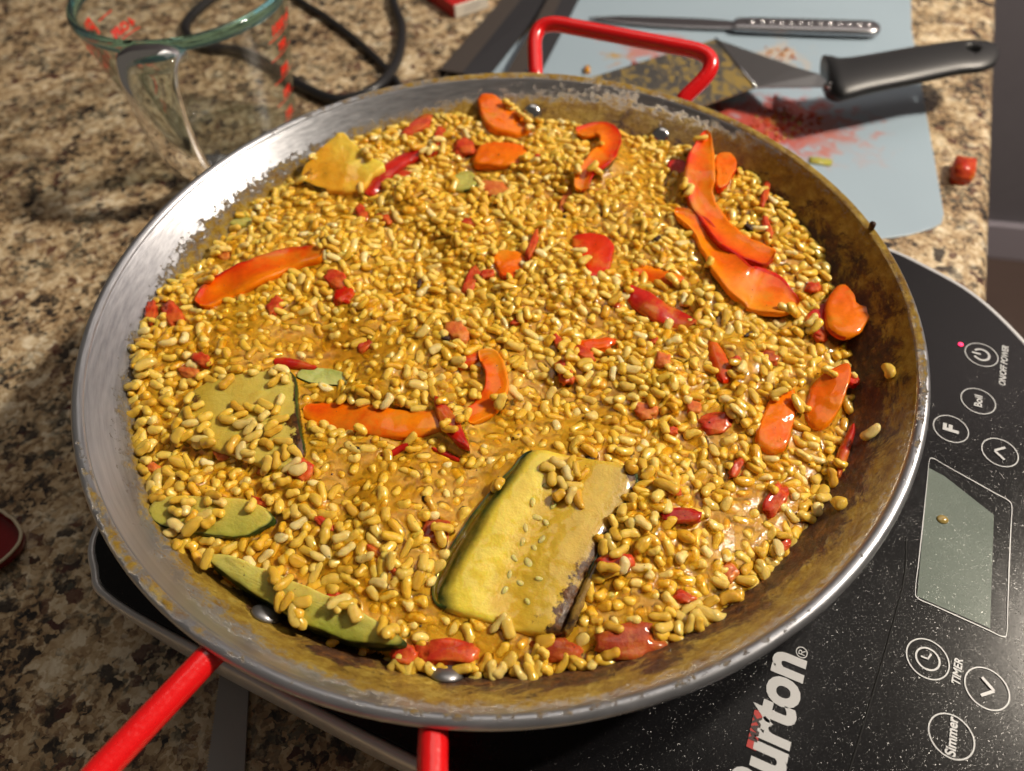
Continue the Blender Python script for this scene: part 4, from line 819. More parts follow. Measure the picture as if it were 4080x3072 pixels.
# charred flakes
for (x, y, l, w, a, lb) in ((962, 729, 26, 17, 15, 'black charred flake in the middle left of the rice'), (1277, 988, 28, 19, -5, 'brown charred flake at the top of the big zucchini slice'), (1116, 942, 26, 12, -25, 'dark curled flake above the big zucchini slice'), (922, 1078, 28, 26, 40, 'crumbled brown flake left of the big zucchini slice'),
     (904, 612, 24, 16, -60, 'charred flake in the rice above the centre'), (1620, 487, 30, 26, 30, 'black flake inside the curve of the long red strip'), (1426, 515, 30, 18, 0, 'black glossy flake in the far right rice'), (1224, 462, 26, 10, -50, 'slim black flake in the far middle rice'),
     (1600, 800, 28, 16, 20, 'dark flake beside the orange red bit on the right'), (1618, 722, 24, 12, -20, 'dark flake below the broad leaf strip'), (382, 1095, 20, 10, 70, 'small black flake near the left pan wall'), (774, 968, 20, 12, 10, 'small dark flake above the left broth pool'),
     (830, 1065, 20, 10, -30, 'dark crumb in the lower left broth'), (590, 942, 18, 10, -30, 'dark flake on the pale charred zucchini'), (1322, 1355, 12, 10, 0, 'dark crumb by the near right tomato wedge')):
    lump('charred_flake', lb, 'flake', x, y, l*0.75, w*0.6, a, 'char', h=0.0006, lift=0.0026, bury=0.3, rough=0.8, sub=2)

# ------------------------------------------------------------------ rice: laid down grain by grain
def grain_proto(seed, nr=9, ns=10):
    """plump cooked grain, unit long, wide and high; blunt or tapered ends, bent, pinched, with a lumpy skin"""
    r = random.Random(seed); bend = r.uniform(-0.16, 0.24); pin = r.uniform(0, 0.16); ex = r.uniform(2.2, 5.0); ex2 = r.uniform(2.2, 5.0); taper = r.uniform(-0.2, 0.2); ph = r.uniform(0, 6); V = []; F = []; off = Vector((seed*1.37, seed*0.71, 0))
    for i in range(nr):
        t = -1+2*i/(nr-1); t = math.sin(t*PI/2)
        if i in (0, nr-1): V.append((t*0.5, bend*t*t, 0)); continue
        rad = max(0.0, 1-abs(t)**(ex if t < 0 else ex2))**0.5*(1+taper*t)*(1-pin*math.exp(-(t-0.1)**2*9))
        for k in range(ns):
            a = 2*PI*k/ns; d = Vector((t*0.5, 0.5*math.cos(a), 0.5*math.sin(a)))
            q = rad*(1+0.07*math.sin(2*a+ph)+0.05*math.sin(t*6+ph)+0.20*mnoise.noise(d*2.6+off)+0.10*mnoise.noise(d*6+off))
            V.append((t*0.5*(1+0.06*mnoise.noise(d*3-off)), bend*t*t+0.5*q*math.cos(a), 0.5*q*math.sin(a)))
    def idx(i, k): return 0 if i == 0 else (len(V)-1 if i == nr-1 else 1+(i-1)*ns+k % ns)
    for i in range(nr-1):
        for k in range(ns):
            f = []
            for v in (idx(i, k), idx(i+1, k), idx(i+1, k+1), idx(i, k+1)):
                if v not in f: f.append(v)
            F.append(f)
    return np.array(V), F
NP = 28
protoL = [grain_proto(100+i, 9, 10) for i in range(NP)]; protoH = [grain_proto(100+i, 13, 14) for i in range(NP)]
RK = smooth_noise(0.0075, 77); RK = np.clip(0.5+0.42*RK, 0.004, 1)
VEDGE = VM & (blur(VM.astype(float), 4) < 0.93)
H = np.where(INSIDE, S-0.0070, -0.06); H = np.where(VM, np.maximum(VT, H), H); H0 = H.copy()
Sg = S
grains = []
MX = int(0.0062/DX)+1
oy, ox = np.mgrid[-MX:MX+1, -MX:MX+1]*DX
def orient_noise(): return smooth_noise(0.018, 8)
ON = orient_noise()*1.6
NTRY = 44000
xs = rng.uniform(-0.178, 0.178, NTRY); ys = rng.uniform(-0.178, 0.178, NTRY)
for x, y in zip(xs, ys):
    i, j = gi(x, y)
    if RR[i, j] > wallr_arr(S[i, j])-0.001 or i < MX or j < MX or i >= GN-MX or j >= GN-MX: continue
    if VM[i, j] and RK[i, j] > (max(VB[i, j], 0.09) if VEDGE[i, j] else VB[i, j]): continue
    L = rng.normal(0.0080, 0.0011); Wd = rng.normal(0.0041, 0.0004); Hh = Wd*rng.uniform(0.72, 0.92); L = min(max(L, 0.0060), 0.0115)*(0.66 if rng.random() < 0.12 else 1)
    a = ON[i, j] + rng.normal()*0.9; ca, sa = math.cos(a), math.sin(a)
    u = (ox*ca+oy*sa)/(L/2); v = (-ox*sa+oy*ca)/(Wd/2); q = u*u+v*v; msk = q < 0.85
    hp = H[i-MX:i+MX+1, j-MX:j+MX+1]; hs = hp[msk]
    lu = u[msk]; mu = hs.mean(); sl = ((hs-mu)*lu).sum()/((lu*lu).sum()+1e-9)
    tilt = math.atan2(max(min(sl, 0.0016), -0.0016), L/2)
    zc = mu + 0.5*(np.percentile(hs, 85)-mu) + Hh*0.40
    lim = S[i, j] + (0.0006 if not VM[i, j] else 0.012) + 0.0006*rng.normal()
    if wet[i, j] > 0.4 and not VM[i, j]: lim -= 0.0006
    if zc > lim or zc > VT[i, j]+0.0024 and VM[i, j]: continue
    m1 = q < 1; top = zc + np.tan(tilt)*u*(L/2) + Hh/2*np.sqrt(np.clip(1-q, 0, 1))
    H[i-MX:i+MX+1, j-MX:j+MX+1] = np.where(m1, np.maximum(hp, top), hp)
    grains.append((x, y, zc, a, tilt, L, Wd, Hh))
# keep only grains that something can see
keep = []
for g in grains:
    x, y, zc, a, tilt, L, Wd, Hh = g; i, j = gi(x, y)
    hp = H[max(i-7, 0):i+8, max(j-7, 0):j+8]
    if (zc + Hh/2) > hp.mean() - 0.0016: keep.append(g)
grains = keep
# broth: fills the gaps and climbs a little up every grain
Hs = np.where(VM, np.where(VT > -0.5, np.minimum(H, VT-0.0028), H), H)
B1 = blur(blur(Hs, 2), 2); B2 = blur(blur(B1, 4), 4)
lvl = np.where(INSIDE, S, -0.02)
Bz = 0.35*B1 + 0.65*B2 - 0.00025 + wet*0.0004 + 0.00025*smooth_noise(0.012, 22) + 0.00012*smooth_noise(0.003, 21)
film = np.clip(0.42 + 0.55*smooth_noise(0.013, 31) + 0.3*smooth_noise(0.03, 32) + 0.4*wet, 0, 1); film = film*film*(3-2*film)
Bz = Bz*(1-film) + np.maximum(Bz, blur(H, 1)*0.45 + blur(blur(H, 3), 2)*0.55 + 0.00030)*film
B3 = blur(blur(blur(Hs, 9), 9), 6); ws = np.clip((wet-0.22)/0.35, 0, 1); ws = ws*ws*(3-2*ws)
Bz = np.maximum(Bz, B3 - 0.0003 + 0.0005*smooth_noise(0.02, 43))
Bz = Bz*(1-ws) + np.maximum(Bz, B3 + 0.0014 + 0.0001*smooth_noise(0.005, 41))*ws
Bz = np.where(VM, np.minimum(Bz, VT-0.0030+np.where(VEDGE, 0.0016, 0.0)), Bz)
Bz = blur(Bz, 1)
edgeL = blur(np.where(RR < 0.16, B2, S-0.002), 6)
near_wall = np.clip((RR-(wallr_arr(S)-0.012))/0.010, 0, 1)
Bz = Bz*(1-near_wall) + np.minimum(Bz, S-0.0012)*near_wall
ok = RR < wallr_arr(Bz)+0.0004
step = 1
vid = np.full(S.shape, -1, int); vv = ok; vid[vv] = np.arange(vv.sum())
q = vv[:-1, :-1] & vv[1:, :-1] & vv[:-1, 1:] & vv[1:, 1:]
I, J = np.nonzero(q)
Fq = np.stack([vid[I, J], vid[I, J+1], vid[I+1, J+1], vid[I+1, J]], 1)
depth = np.clip(Bz - H, 0, 1); clear = np.clip(0.86*np.exp(-depth/0.0024), 0.08, 0.88)
big_mesh('broth', np.stack([XX[vv], YY[vv], Bz[vv]+ZR], 1), Fq, M['broth'], attrs={'clear': clear[vv]})
tag(bpy.data.objects['broth'], 'glossy orange brown saffron broth clinging between the rice grains', 'broth', kind='stuff')

def gmat(g):
    x, y, zc, a, tilt, L, Wd, Hh = g
    return Matrix.Translation((x, y, zc+ZR)) @ Matrix.Rotation(a, 4, 'Z') @ Matrix.Rotation(-tilt, 4, 'Y') @ Matrix.Diagonal((L, Wd, Hh, 1))
def size_in_view(g):
    x, y, zc, a, tilt, L, Wd, Hh = g; i, j = gi(x, y); d = (Vector((x, y, zc+ZR))-CAM).length
    vis = (zc + Hh/2) - H[max(i-3, 0):i+4, max(j-3, 0):j+4].mean()
    ab = (zc+Hh*0.3) > Bz[i, j] and vis > -0.0003
    return (L*Wd/d**2) if ab else 0.0
sv = np.array([size_in_view(g) for g in grains]); order = np.argsort(-sv); singles = set(order[:300].tolist())
pm = []
for k, (V, F) in enumerate(protoH):
    me = bpy.data.meshes.new('rice_grain'); me.from_pydata([tuple(v) for v in V], [], F); me.polygons.foreach_set('use_smooth', [True]*len(me.polygons)); me.materials.append(M['rice']); pm.append(me)
for n_, k in enumerate(order[:300]):
    o = bpy.data.objects.new('rice_grain', pm[n_ % NP]); o.matrix_world = gmat(grains[k]); COL.objects.link(o)
    tag(o, 'plump yellow cooked rice grain lying uppermost in the paella', 'rice grain', 'uppermost rice grains in the pan')
VV = []; FF = []; TT = []; off = 0
quadF = []
for V, F in protoL:
    quadF.append(np.array([f if len(f) == 4 else f+[f[-1]] for f in F]))
tri = []
for V, F in protoL:
    t_ = []
    for f in F:
        t_.append(f[:3]); 
        if len(f) == 4: t_.append([f[0], f[2], f[3]])
    tri.append(np.array(t_))
for n_, g in enumerate(grains):
    if n_ in singles: continue
    V = protoL[n_ % NP][0]; Mx = np.array(gmat(g)); W_ = V @ Mx[:3, :3].T + Mx[:3, 3]
    VV.append(W_); FF.append(tri[n_ % NP]+off); TT.append(np.full(len(V), rng.random())); off += len(V)
big_mesh('rice', np.concatenate(VV), np.concatenate(FF), M['rice'], attrs={'tone': np.concatenate(TT)})
tag(bpy.data.objects['rice'], 'mass of yellow saffron rice grains filling the pan', 'rice', kind='stuff')
print('grains', len(grains), 'tris', off)
# loose grains and clumps on the pan wall
def wall_pt(px, py):
    best = None
    for z in np.linspace(-0.044, -0.001, 300):
        p = pt(px, py, ZR+z); d = abs(p.xy.length-wall_r(z))
        if best is None or d < best[0]: best = (d, p)
    return best[1]
def loose(px, py, ang, lb, L=0.0095, Wd=0.0048):
    p = wall_pt(px, py); u = Vector((p.x, p.y, 0)).normalized(); nrm = (u*-0.8+Vector((0, 0, 0.6))).normalized(); tg = Vector((-u.y, u.x, 0)); dn_ = nrm.cross(tg)
    d = tg*math.cos(ang)+dn_*math.sin(ang); s = nrm.cross(d)
    o = bpy.data.objects.new('rice_grain', pm[3]); COL.objects.link(o)
    Mx = Matrix((d, s, nrm)).transposed().to_4x4(); o.matrix_world = Matrix.Translation(p + nrm*Wd*0.38) @ Mx @ Matrix.Diagonal((L, Wd, Wd*0.8, 1)); tag(o, lb, 'rice grain')
loose(1926, 803, 0.3, 'upper single rice grain stuck high on the right pan wall')
loose(1888, 940, -0.9, 'pointed single rice grain stuck lower on the right pan wall')
loose(1281, 1443, 1.3, 'bright yellow loose grain on the near pan wall', 0.0062, 0.0034)
loose(1785, 1068, 0.2, 'golden browned grain at the foot of the right wall', 0.0085, 0.005)
loose(1820, 1092, 0.9, 'crusty orange rice clump on the lower right wall', 0.0075, 0.0055)
# specks of spice over everything
V, F = [], []
for _ in range(900):
    a = random.uniform(0, 2*PI); r = 0.165*math.sqrt(random.random()); x, y = r*math.cos(a), r*math.sin(a); i, j = gi(x, y); z = max(Bz[i, j], H[i, j] if not VM[i, j] else VT[i, j])+ZR+0.00005
    s = random.uniform(0.00012, 0.00042) * (1.8 if random.random() < 0.07 else 1); k = len(V); a = random.uniform(0, PI); ca, sa = math.cos(a)*s, math.sin(a)*s; e = random.uniform(0.35, 1)
    V += [(x-ca, y-sa, z), (x+sa*e, y-ca*e, z), (x+ca, y+sa, z), (x-sa*e, y+ca*e, z), (x, y, z+s*0.6), (x, y, z-s*0.5)]
    for t_ in range(4): F += [(k+t_, k+(t_+1) % 4, k+4), (k+(t_+1) % 4, k+t_, k+5)]
tag(mesh('spice_specks', V, F, M['speck'], smooth=False), 'tiny dark specks of spice and char over the rice', 'specks', kind='stuff')

# ------------------------------------------------------------------ things on the counter
# measuring jug
JX, JY = -0.2258, 0.3136
jug = empty('measuring_jug', (JX, JY, 0), 'clear glass measuring jug with red markings, left behind the pan', 'jug')
def lathe(pr, n=96, closed=False):
    V = [(JX+r*math.cos(2*PI*i/n), JY+r*math.sin(2*PI*i/n), z) for r, z in pr for i in range(n)]; m = len(pr)
    F = [(j*n+i, j*n+(i+1) % n, ((j+1) % m)*n+(i+1) % n, ((j+1) % m)*n+i) for j in range(m if closed else m-1) for i in range(n)]
    return V, F
jr = lambda z: 0.0533 + (0.0775-0.0533)*min(z/0.118, 1)**1.0
V, F = lathe([(jr(z), z) for z in np.linspace(0.012, 0.117, 14)]); put(mesh('wall', V, F, M['thin_glass']), jug)
V, F = lathe([(jr(z)-0.0035, z) for z in np.linspace(0.012, 0.117, 14)]); put(mesh('inner_wall', V, F, M['thin_glass']), jug)
V, F = lathe([(jr(0.117)-0.0020+0.0032*math.cos(t), 0.1190+0.0048*math.sin(t)) for t in np.linspace(0, 2*PI, 14, endpoint=False)], closed=True); put(mesh('rim', V, F, M['rim_glass']), jug)
V, F = lathe([(0.0003, 0.0045), (0.040, 0.0045), (0.0455, 0.001), (0.0505, 0.001), (0.0535, 0.005), (0.0545, 0.010), (0.0535, 0.0125), (0.050, 0.013), (0.047, 0.010), (0.0003, 0.0085)]); put(mesh('base', V, F, M['thin_glass']), jug)
hp = [(-0.0740, 0.113, 1.30), (-0.082, 0.1155, 1.22), (-0.0905, 0.1125, 1.12), (-0.097, 0.103, 1.05), (-0.100, 0.088, 0.98), (-0.100, 0.068, 0.90), (-0.0965, 0.048, 0.84), (-0.090, 0.032, 0.82), (-0.082, 0.020, 0.85), (-0.068, 0.014, 0.95), (-0.056, 0.016, 1.1)]
hc = catmull(hp, 44); rings = []
hdir = Vector((-0.02, -1, 0)).normalized(); hs_ = Vector((-hdir.y, hdir.x, 0))
for i in range(44):
    a = hc[max(i-1, 0)]; b = hc[min(i+1, 43)]; tg = Vector((b[0]-a[0], b[1]-a[1])).normalized(); nx_, nz_ = -tg.y, tg.x
    w = 0.0180*hc[i][2]; th = 0.0080
    c0 = Vector((JX, JY, 0)) + hdir*(-hc[i][0]) + Vector((0, 0, hc[i][1])); nn_ = (hdir*(-nx_) + Vector((0, 0, nz_)))
    rings.append([c0 + hs_*(w*math.copysign(abs(math.cos(t))**0.8, math.cos(t))) + nn_*(th*math.copysign(abs(math.sin(t))**0.9, math.sin(t))) for t in np.linspace(0, 2*PI, 20, endpoint=False)])
V, F = loft(rings); put(mesh('handle', V, F, M['thick_glass']), jug)
def jug_text(s, size, ang, z, bold=0.0006, slant=0.0):
    cu = bpy.data.curves.new('marking', 'FONT'); cu.body = s; cu.size = size; cu.align_x = 'CENTER'; cu.offset = bold; cu.resolution_u = 3
    to = bpy.data.objects.new('marking', cu); COL.objects.link(to); bpy.context.view_layer.update()
    me = bpy.data.meshes.new_from_object(to.evaluated_get(bpy.context.evaluated_depsgraph_get())); bpy.data.objects.remove(to)
    for v in me.vertices:
        zz = z + v.co.y + slant*v.co.x; r = jr(zz)+0.0004; a = math.radians(ang) + v.co.x/r; v.co = (JX+r*math.cos(a), JY+r*math.sin(a), zz)
    me.materials.clear(); me.materials.append(M['redpaint']); o = bpy.data.objects.new('marking', me); COL.objects.link(o); put(o, jug)
def jug_line(a0, a1, z, w=0.0009):
    V = []; n = 14
    for i in range(n+1):
        a = math.radians(a0+(a1-a0)*i/n)
        for zz in (z-w/2, z+w/2): r = jr(zz)+0.0004; V.append((JX+r*math.cos(a), JY+r*math.sin(a), zz))
    put(mesh('marking', V, [(2*i, 2*i+2, 2*i+3, 2*i+1) for i in range(n)], M['redpaint']), jug)
jug_text('PYREX', 0.017, 196, 0.093); jug_line(178, 214, 0.088)
jug_text('1 QUART', 0.0075, 196, 0.078)
for k, s in enumerate(('4 CUPS', '3', '2', '1')):
    z = 0.082-0.019*k; jug_text(s, 0.008, 158, z); jug_line(146, 170, z-0.003)
jug_text('1000 ml', 0.010, -12, 0.100); 
for k, s in enumerate(('750', '500', '250', '125')):
    z = 0.085-0.019*k; jug_text(s, 0.0085, -14, z); jug_line(-28, 0, z-0.003)
jug_line(-28, -2, 0.097); jug_line(158, 172, 0.098)
# cord
def cord(name, pts, r, label):
    P = catmull([tuple(pt(x, y, z)) for x, y, z in pts], 110); V, F = tube(P, r, 14); return tag(mesh(name, V, F, M['cord']), label, 'cord')
cr_ = 0.0048
cord('power_cord', [(980, -260, cr_), (900, -120, cr_), (850, -20, cr_), (868, 60, cr_), (858, 130, 0.006), (815, 188, 0.010), (735, 216, 0.007), (660, 190, cr_), (600, 150, cr_), (520, 110, cr_), (440, 100, cr_), (400, 60, cr_), (440, 10, cr_), (520, -50, cr_), (620, -140, cr_)], cr_, 'thick black power cord looping behind the glass jug')
cord('cable', [(560, -90, 0.004), (640, -6, 0.004), (705, 38, 0.004), (775, 92, 0.004), (835, 150, 0.004), (872, 200, 0.004), (900, 260, 0.004), (960, 330, 0.004)], 0.0036, 'thinner black cable running diagonally under the pan rim')
# matchbox
a0 = pt(983, 40, 0.001); a1 = pt(1057, 16, 0.001); a3 = pt(905, -14, 0.001)
bx = empty('matchbox', a0, 'small red box with a white end at the top edge', 'box')
u = (a1-a0); v = (a3-a0); u.z = v.z = 0; v = v.normalized()*0.055; hgt = 0.013
def boxm(name, o0, U_, V_, h, m, par, z0=0.0): 
    q = [o0, o0+U_, o0+U_+V_, o0+V_]; Vx, Fx = prism([(p.x, p.y) for p in q], z0, z0+h, 0.0006); return put(mesh(name, Vx, Fx, m, smooth=False), par)
boxm('sleeve', a0+v*0.04, u, v, hgt, M['boxred'], bx, 0.0005); boxm('tray', a0+u*0.03, u*0.94, v*0.5, hgt-0.0012, M['white'], bx, 0.001)
ue = u.normalized(); vn = -v.normalized()
for k in range(3):
    b0 = a0 + u*(0.25+0.02*k) + vn*0.0002; 
    V = [b0+Vector((0, 0, 0.004+0.0022*k)), b0+u*0.45+Vector((0, 0, 0.004+0.0022*k)), b0+u*0.45+Vector((0, 0, 0.0049+0.0022*k)), b0+Vector((0, 0, 0.0049+0.0022*k))]
    put(mesh('print_line', V, [(0, 1, 2, 3)], M['greyprint'], smooth=False), bx)
# cutting mat
mz = 0.0012
mp = [pt(1967, -60, mz), pt(1969, 60, mz), pt(2000, 240, mz), pt(2020, 350, mz), pt(2039, 462, mz), pt(2034, 482, mz), pt(2010, 494, mz), pt(1960, 508, mz), pt(1890, 517, mz), pt(1750, 500, mz), pt(1400, 420, mz), pt(1060, 200, mz), pt(1055, 150, mz), pt(1150, 60, mz), pt(1260, -40, mz), pt(1400, -200, mz), pt(1960, -240, mz)]
ma = pt(1680, 270, mz); mb = pt(1400, 110, mz); mc = pt(1680, 120, mz); md = pt(1330, 120, mz); me_ = pt(1500, 120, mz); mf = pt(1800, 300, mz); mg = pt(1770, 330, mz)
mcc = sum(mp, Vector())/len(mp)
ST = [(ma.x, ma.y, (0.052, 0.030), (0.46, 0.055, 0.030), 0.20, 0.95), (mb.x, mb.y, (0.05, 0.028), (0.52, 0.16, 0.12), 0.33, 0.75), (mc.x, mc.y, (0.03, 0.03), (0.55, 0.42, 0.30), 0.34, 0.7),
      (mf.x, mf.y, (0.05, 0.045), (0.50, 0.30, 0.28), 0.34, 0.5), (md.x, md.y, (0.02, 0.02), (0.45, 0.30, 0.05), 0.38, 0.7)]
M['mat'] = mat_board()
V, F = prism([(p.x, p.y) for p in mp], 0.0004, mz, 0.0004)
tag(mesh('cutting_mat', V, F, M['mat'], smooth=False), 'pale blue flexible cutting mat with tomato stains, behind the pan', 'cutting mat')
# tomato crumbs and seeds on the mat (uncountable)
V, F = [], []; bm = bmesh.new(); bmesh.ops.create_icosphere(bm, subdivisions=1, radius=1); sv_ = [q.co.copy() for q in bm.verts]; sf_ = [[q.index for q in f.verts] for f in bm.faces]; bm.free()
def crumbs(name, cx, cy, sx, sy, n, m, label, s0=0.0009, s1=0.0026):
    V = []; F = []
    for _ in range(n):
        p = pt(cx+random.gauss(0, sx), cy+random.gauss(0, sy), mz); s = random.uniform(s0, s1); k = len(V); f = [random.uniform(0.6, 1.3) for _ in range(3)]
        V += [p + Vector((q.x*s*f[0], q.y*s*f[1], q.z*s*0.5*f[2]+s*0.3)) for q in sv_]; F += [[k+i for i in t_] for t_ in sf_]
    tag(mesh(name, V, F, m), label, 'crumbs', kind='stuff')
crumbs('tomato_crumbs', 1690, 262, 38, 20, 110, M['tom'], 'wet red tomato crumbs on the cutting mat below the spatula')
crumbs('tomato_seeds', 1690, 268, 34, 18, 60, M['seed'], 'pale tomato seeds among the red crumbs on the mat', 0.0007, 0.0015)
crumbs('garlic_crumbs', 1685, 112, 16, 10, 34, M['tom_pink'], 'pale pinkish crumbs on the mat between knife and spatula', 0.0008, 0.0018)
def bit(name, label, cat, x, y, lp, wp, h, m, z=mz, ang=0):
    c = pt(x, y, z); a = math.radians(ang); u = pt(x+math.cos(a)*lp/2, y+math.sin(a)*lp/2, z)-c; v = pt(x-math.sin(a)*wp/2, y+math.cos(a)*wp/2, z)-c
    bm = bmesh.new(); bmesh.ops.create_cube(bm, size=2); bmesh.ops.bevel(bm, geom=bm.edges[:], offset=0.16, segments=2, affect='EDGES'); SEED[0] += 1
    for q in bm.verts: k = 1+0.14*mnoise.noise(q.co*1.3+Vector((SEED[0], 0, 0))); q.co = u*q.co.x*k+v*q.co.y*k+Vector((0, 0, (q.co.z+1)*h/2*k))
    me = bpy.data.meshes.new(name); bm.to_mesh(me); bm.free(); me.polygons.foreach_set('use_smooth', [True]*len(me.polygons)); me.materials.append(m); o = bpy.data.objects.new(name, me); COL.objects.link(o); o.location = c
    return tag(o, label, cat)
bit('tomato_cube', 'red tomato cube alone on the granite beside the cutting mat', 'tomato', 2073, 380, 46, 40, 0.010, M['tom'], 0.0, 4)
bit('tomato_scrap', 'flat orange red scrap on the mat inside the far handle', 'tomato', 1383, 146, 40, 12, 0.003, M['pep_skin'])
bit('rice_crumb', 'tiny yellow crumb on the mat inside the far handle', 'crumb', 1268, 154, 12, 14, 0.003, M['zuc_gold'])
bit('onion_shred', 'pale greenish shred on the mat near the pan rim', 'crumb', 1772, 350, 50, 14, 0.0012, M['zuc_green'], mz, 8)
# knife
kz = 0.006
kn = empty('table_knife', pt(1590, 50, mz), 'slim all metal knife lying across the far end of the mat', 'knife')
def strip(stations, z, th, m, name, par, n=30, prof=0.7):
    rings = []; st = catmull([(x0, y0, x1, y1, (hh if len(s) > 4 else th), zz) for s in stations for (x0, y0, x1, y1) in [s[:4]] for hh in [s[4] if len(s) > 4 else th] for zz in [s[5] if len(s) > 5 else z]], n)
    for (x0, y0, x1, y1, hh, zz) in st:
        A_ = pt(x0, y0, zz); B_ = pt(x1, y1, zz); c0 = (A_+B_)/2; s = (B_-A_)/2
        rings.append([c0 + s*math.copysign(abs(math.cos(t))**prof, math.cos(t)) + Vector((0, 0, hh*math.copysign(abs(math.sin(t))**prof, math.sin(t)))) for t in np.linspace(0, 2*PI, 16, endpoint=False)])
    V, F = loft(rings); return put(mesh(name, V, F, m), par)
strip([(1272, 38, 1276, 41, 0.0006), (1340, 35, 1340, 50, 0.0010), (1420, 37, 1420, 57, 0.0012), (1520, 41, 1520, 62, 0.0014), (1588, 47, 1588, 64, 0.0018)], 0.004, 0.001, M['knife'], 'blade', kn)
strip([(1584, 47, 1584, 64, 0.003), (1602, 42, 1602, 66, 0.004), (1700, 44, 1700, 70, 0.0045), (1820, 48, 1820, 74, 0.0048), (1880, 50, 1882, 75, 0.0045), (1898, 58, 1900, 70, 0.003)], 0.0065, 0.004, M['knife'], 'handle', kn)
for k in range(13):
    x = 1612+k*21; p = pt(x, 49+k*0.5, 0.0105); V, F = tube([p, p+Vector((0.0045, -0.0003, 0)), p+Vector((0.009, -0.0008, 0))], [0.0010, 0.0019, 0.0010], 10); put(mesh('handle_bead', V, F, M['knife']), kn)
# spatula
sp_ = empty('spatula', pt(1640, 190, mz), 'metal spatula with black handle resting on the stained mat', 'spatula')
bladem = (lambda a: (a.set(Base_Color=a.mix(a.ramp(a.noise(60, 6, 0.65, a.obj((1.6, 1, 1), (0, 0, 0.6)), 1.2), [(0.47, 0.0), (0.56, 1.0)]), (0.24, 0.235, 0.22), (0.34, 0.24, 0.07)), Metallic=a.ramp(a.noise(60, 6, 0.65, a.obj((1.6, 1, 1), (0, 0, 0.6)), 1.2), [(0.47, 0.85), (0.56, 0.2)]), Roughness=0.36), a.m)[-1])(N('smeared_steel'))
def plate(P, th, m, name, par):
    Pv = [Vector(p) for p in P]; n = len(Pv); V = Pv + [p-Vector((0, 0, th)) for p in Pv]
    F = [tuple(range(n)), tuple(range(2*n-1, n-1, -1))] + [(i, n+i, n+(i+1) % n, (i+1) % n) for i in range(n)]
    return put(mesh(name, V, F, m, smooth=False), par)
sA = pt(1262, 172, 0.012); sB = pt(1546, 84, 0.012); sC = pt(1632, 188, 0.022); sD = pt(1440, 256, 0.020)
plate([sA, sD, sC, sB], 0.0011, bladem, 'blade', sp_)
sN0 = pt(1722, 146, 0.034); sN1 = pt(1795, 186, 0.036); sN2 = pt(1770, 160, 0.038)
plate([sB, sC, sN1, sN2, sN0], 0.0012, M['dullsteel'], 'neck', sp_)
# raised fold between blade and neck
V, F = tube([sB+Vector((0, 0, 0.0003)), sC+Vector((0, 0, 0.0003))], 0.0012, 8); put(mesh('fold', V, F, M['steel']), sp_)
V, F = tube([sN1+Vector((-0.004, 0, 0)), pt(1800, 184, 0.040)], [0.003, 0.003], 10); put(mesh('tang', V, F, M['steel']), sp_)
hs2 = [(1772, 120, 1796, 214, 0.016, 0.036), (1786, 121, 1812, 221, 0.017, 0.037), (1812, 125, 1832, 219, 0.0155, 0.038), (1870, 118, 1886, 204, 0.0145, 0.039), (1960, 102, 1972, 186, 0.0135, 0.040), (2060, 88, 2072, 164, 0.0125, 0.040), (2110, 86, 2122, 158, 0.0115, 0.040), (2140, 92, 2148, 146, 0.0085, 0.040), (2154, 106, 2156, 128, 0.004, 0.040)]
rings = []
for (x0, y0, x1, y1, hh, zz) in catmull(hs2, 48):
    # tops and bottoms seen from the camera, so take the outline at mid height
    A_ = pt(x0, y0, zz); B_ = pt(x1, y1, zz); c0 = (A_+B_)/2; s = (B_-A_)/2*0.86
    rings.append([c0 + s*math.cos(t) + Vector((0, 0, hh*0.62*math.sin(t))) for t in np.linspace(0, 2*PI, 28, endpoint=False)])
V, F = loft(rings); ho = put(mesh('handle', V, F, M['black']), sp_)
hc0 = pt(2098, 112, 0.044); V, F = tube([hc0+Vector((0, 0, -0.03)), hc0+Vector((0, 0, 0.03))], 0.0062, 24)
cut = mesh('hole_cutter', V, F); bo = ho.modifiers.new('hole', 'BOOLEAN'); bo.object = cut; bo.operation = 'DIFFERENCE'; bo.solver = 'EXACT'
bpy.context.view_layer.update(); dg = bpy.context.evaluated_depsgraph_get(); nmx = bpy.data.meshes.new_from_object(ho.evaluated_get(dg)); ho.modifiers.clear()
if len(nmx.polygons) > 10: ho.data = nmx
bpy.data.objects.remove(cut)
for p_ in ho.data.polygons: p_.use_smooth = True
# tongs: two dark channel arms meeting beyond the top
tg_ = empty('tongs', pt(1120, 60, 0.004), 'dark metal tongs with two long channel arms behind the pan', 'tongs')
taupe = plain('taupe_metal', (0.085, 0.072, 0.066), 0.42, 0.3); dkm = plain('dark_metal', (0.028, 0.028, 0.033), 0.35, 0.3)
def arm(q, z, h):
    # q: left edge near/far, ridge near/far, right edge near/far
    l0, l1, m0, m1, r0, r1 = [pt(x, y, z) for x, y in q]
    up = Vector((0, 0, h)); dn2 = Vector((0, 0, -0.001))
    def face(a, b, c_, d, m, nm_): put(mesh(nm_, [a, b, c_, d, a+dn2, b+dn2, c_+dn2, d+dn2], [(0, 1, 2, 3), (7, 6, 5, 4), (0, 4, 5, 1), (1, 5, 6, 2), (2, 6, 7, 3), (3, 7, 4, 0)], m, smooth=False), tg_)
    face(l0+up, l1+up, m1+up, m0+up, taupe, 'arm_top'); face(m0+up, m1+up, r1+Vector((0, 0, 0.001)), r0+Vector((0, 0, 0.001)), dkm, 'arm_side'); face(l0+up, l1+up, l1+Vector((0, 0, 0.001)), l0+Vector((0, 0, 0.001)), dkm, 'arm_side')
arm(((952, 172), (1128, -30), (1000, 180), (1165, -30), (1048, 178), (1212, -30)), 0.002, 0.010)
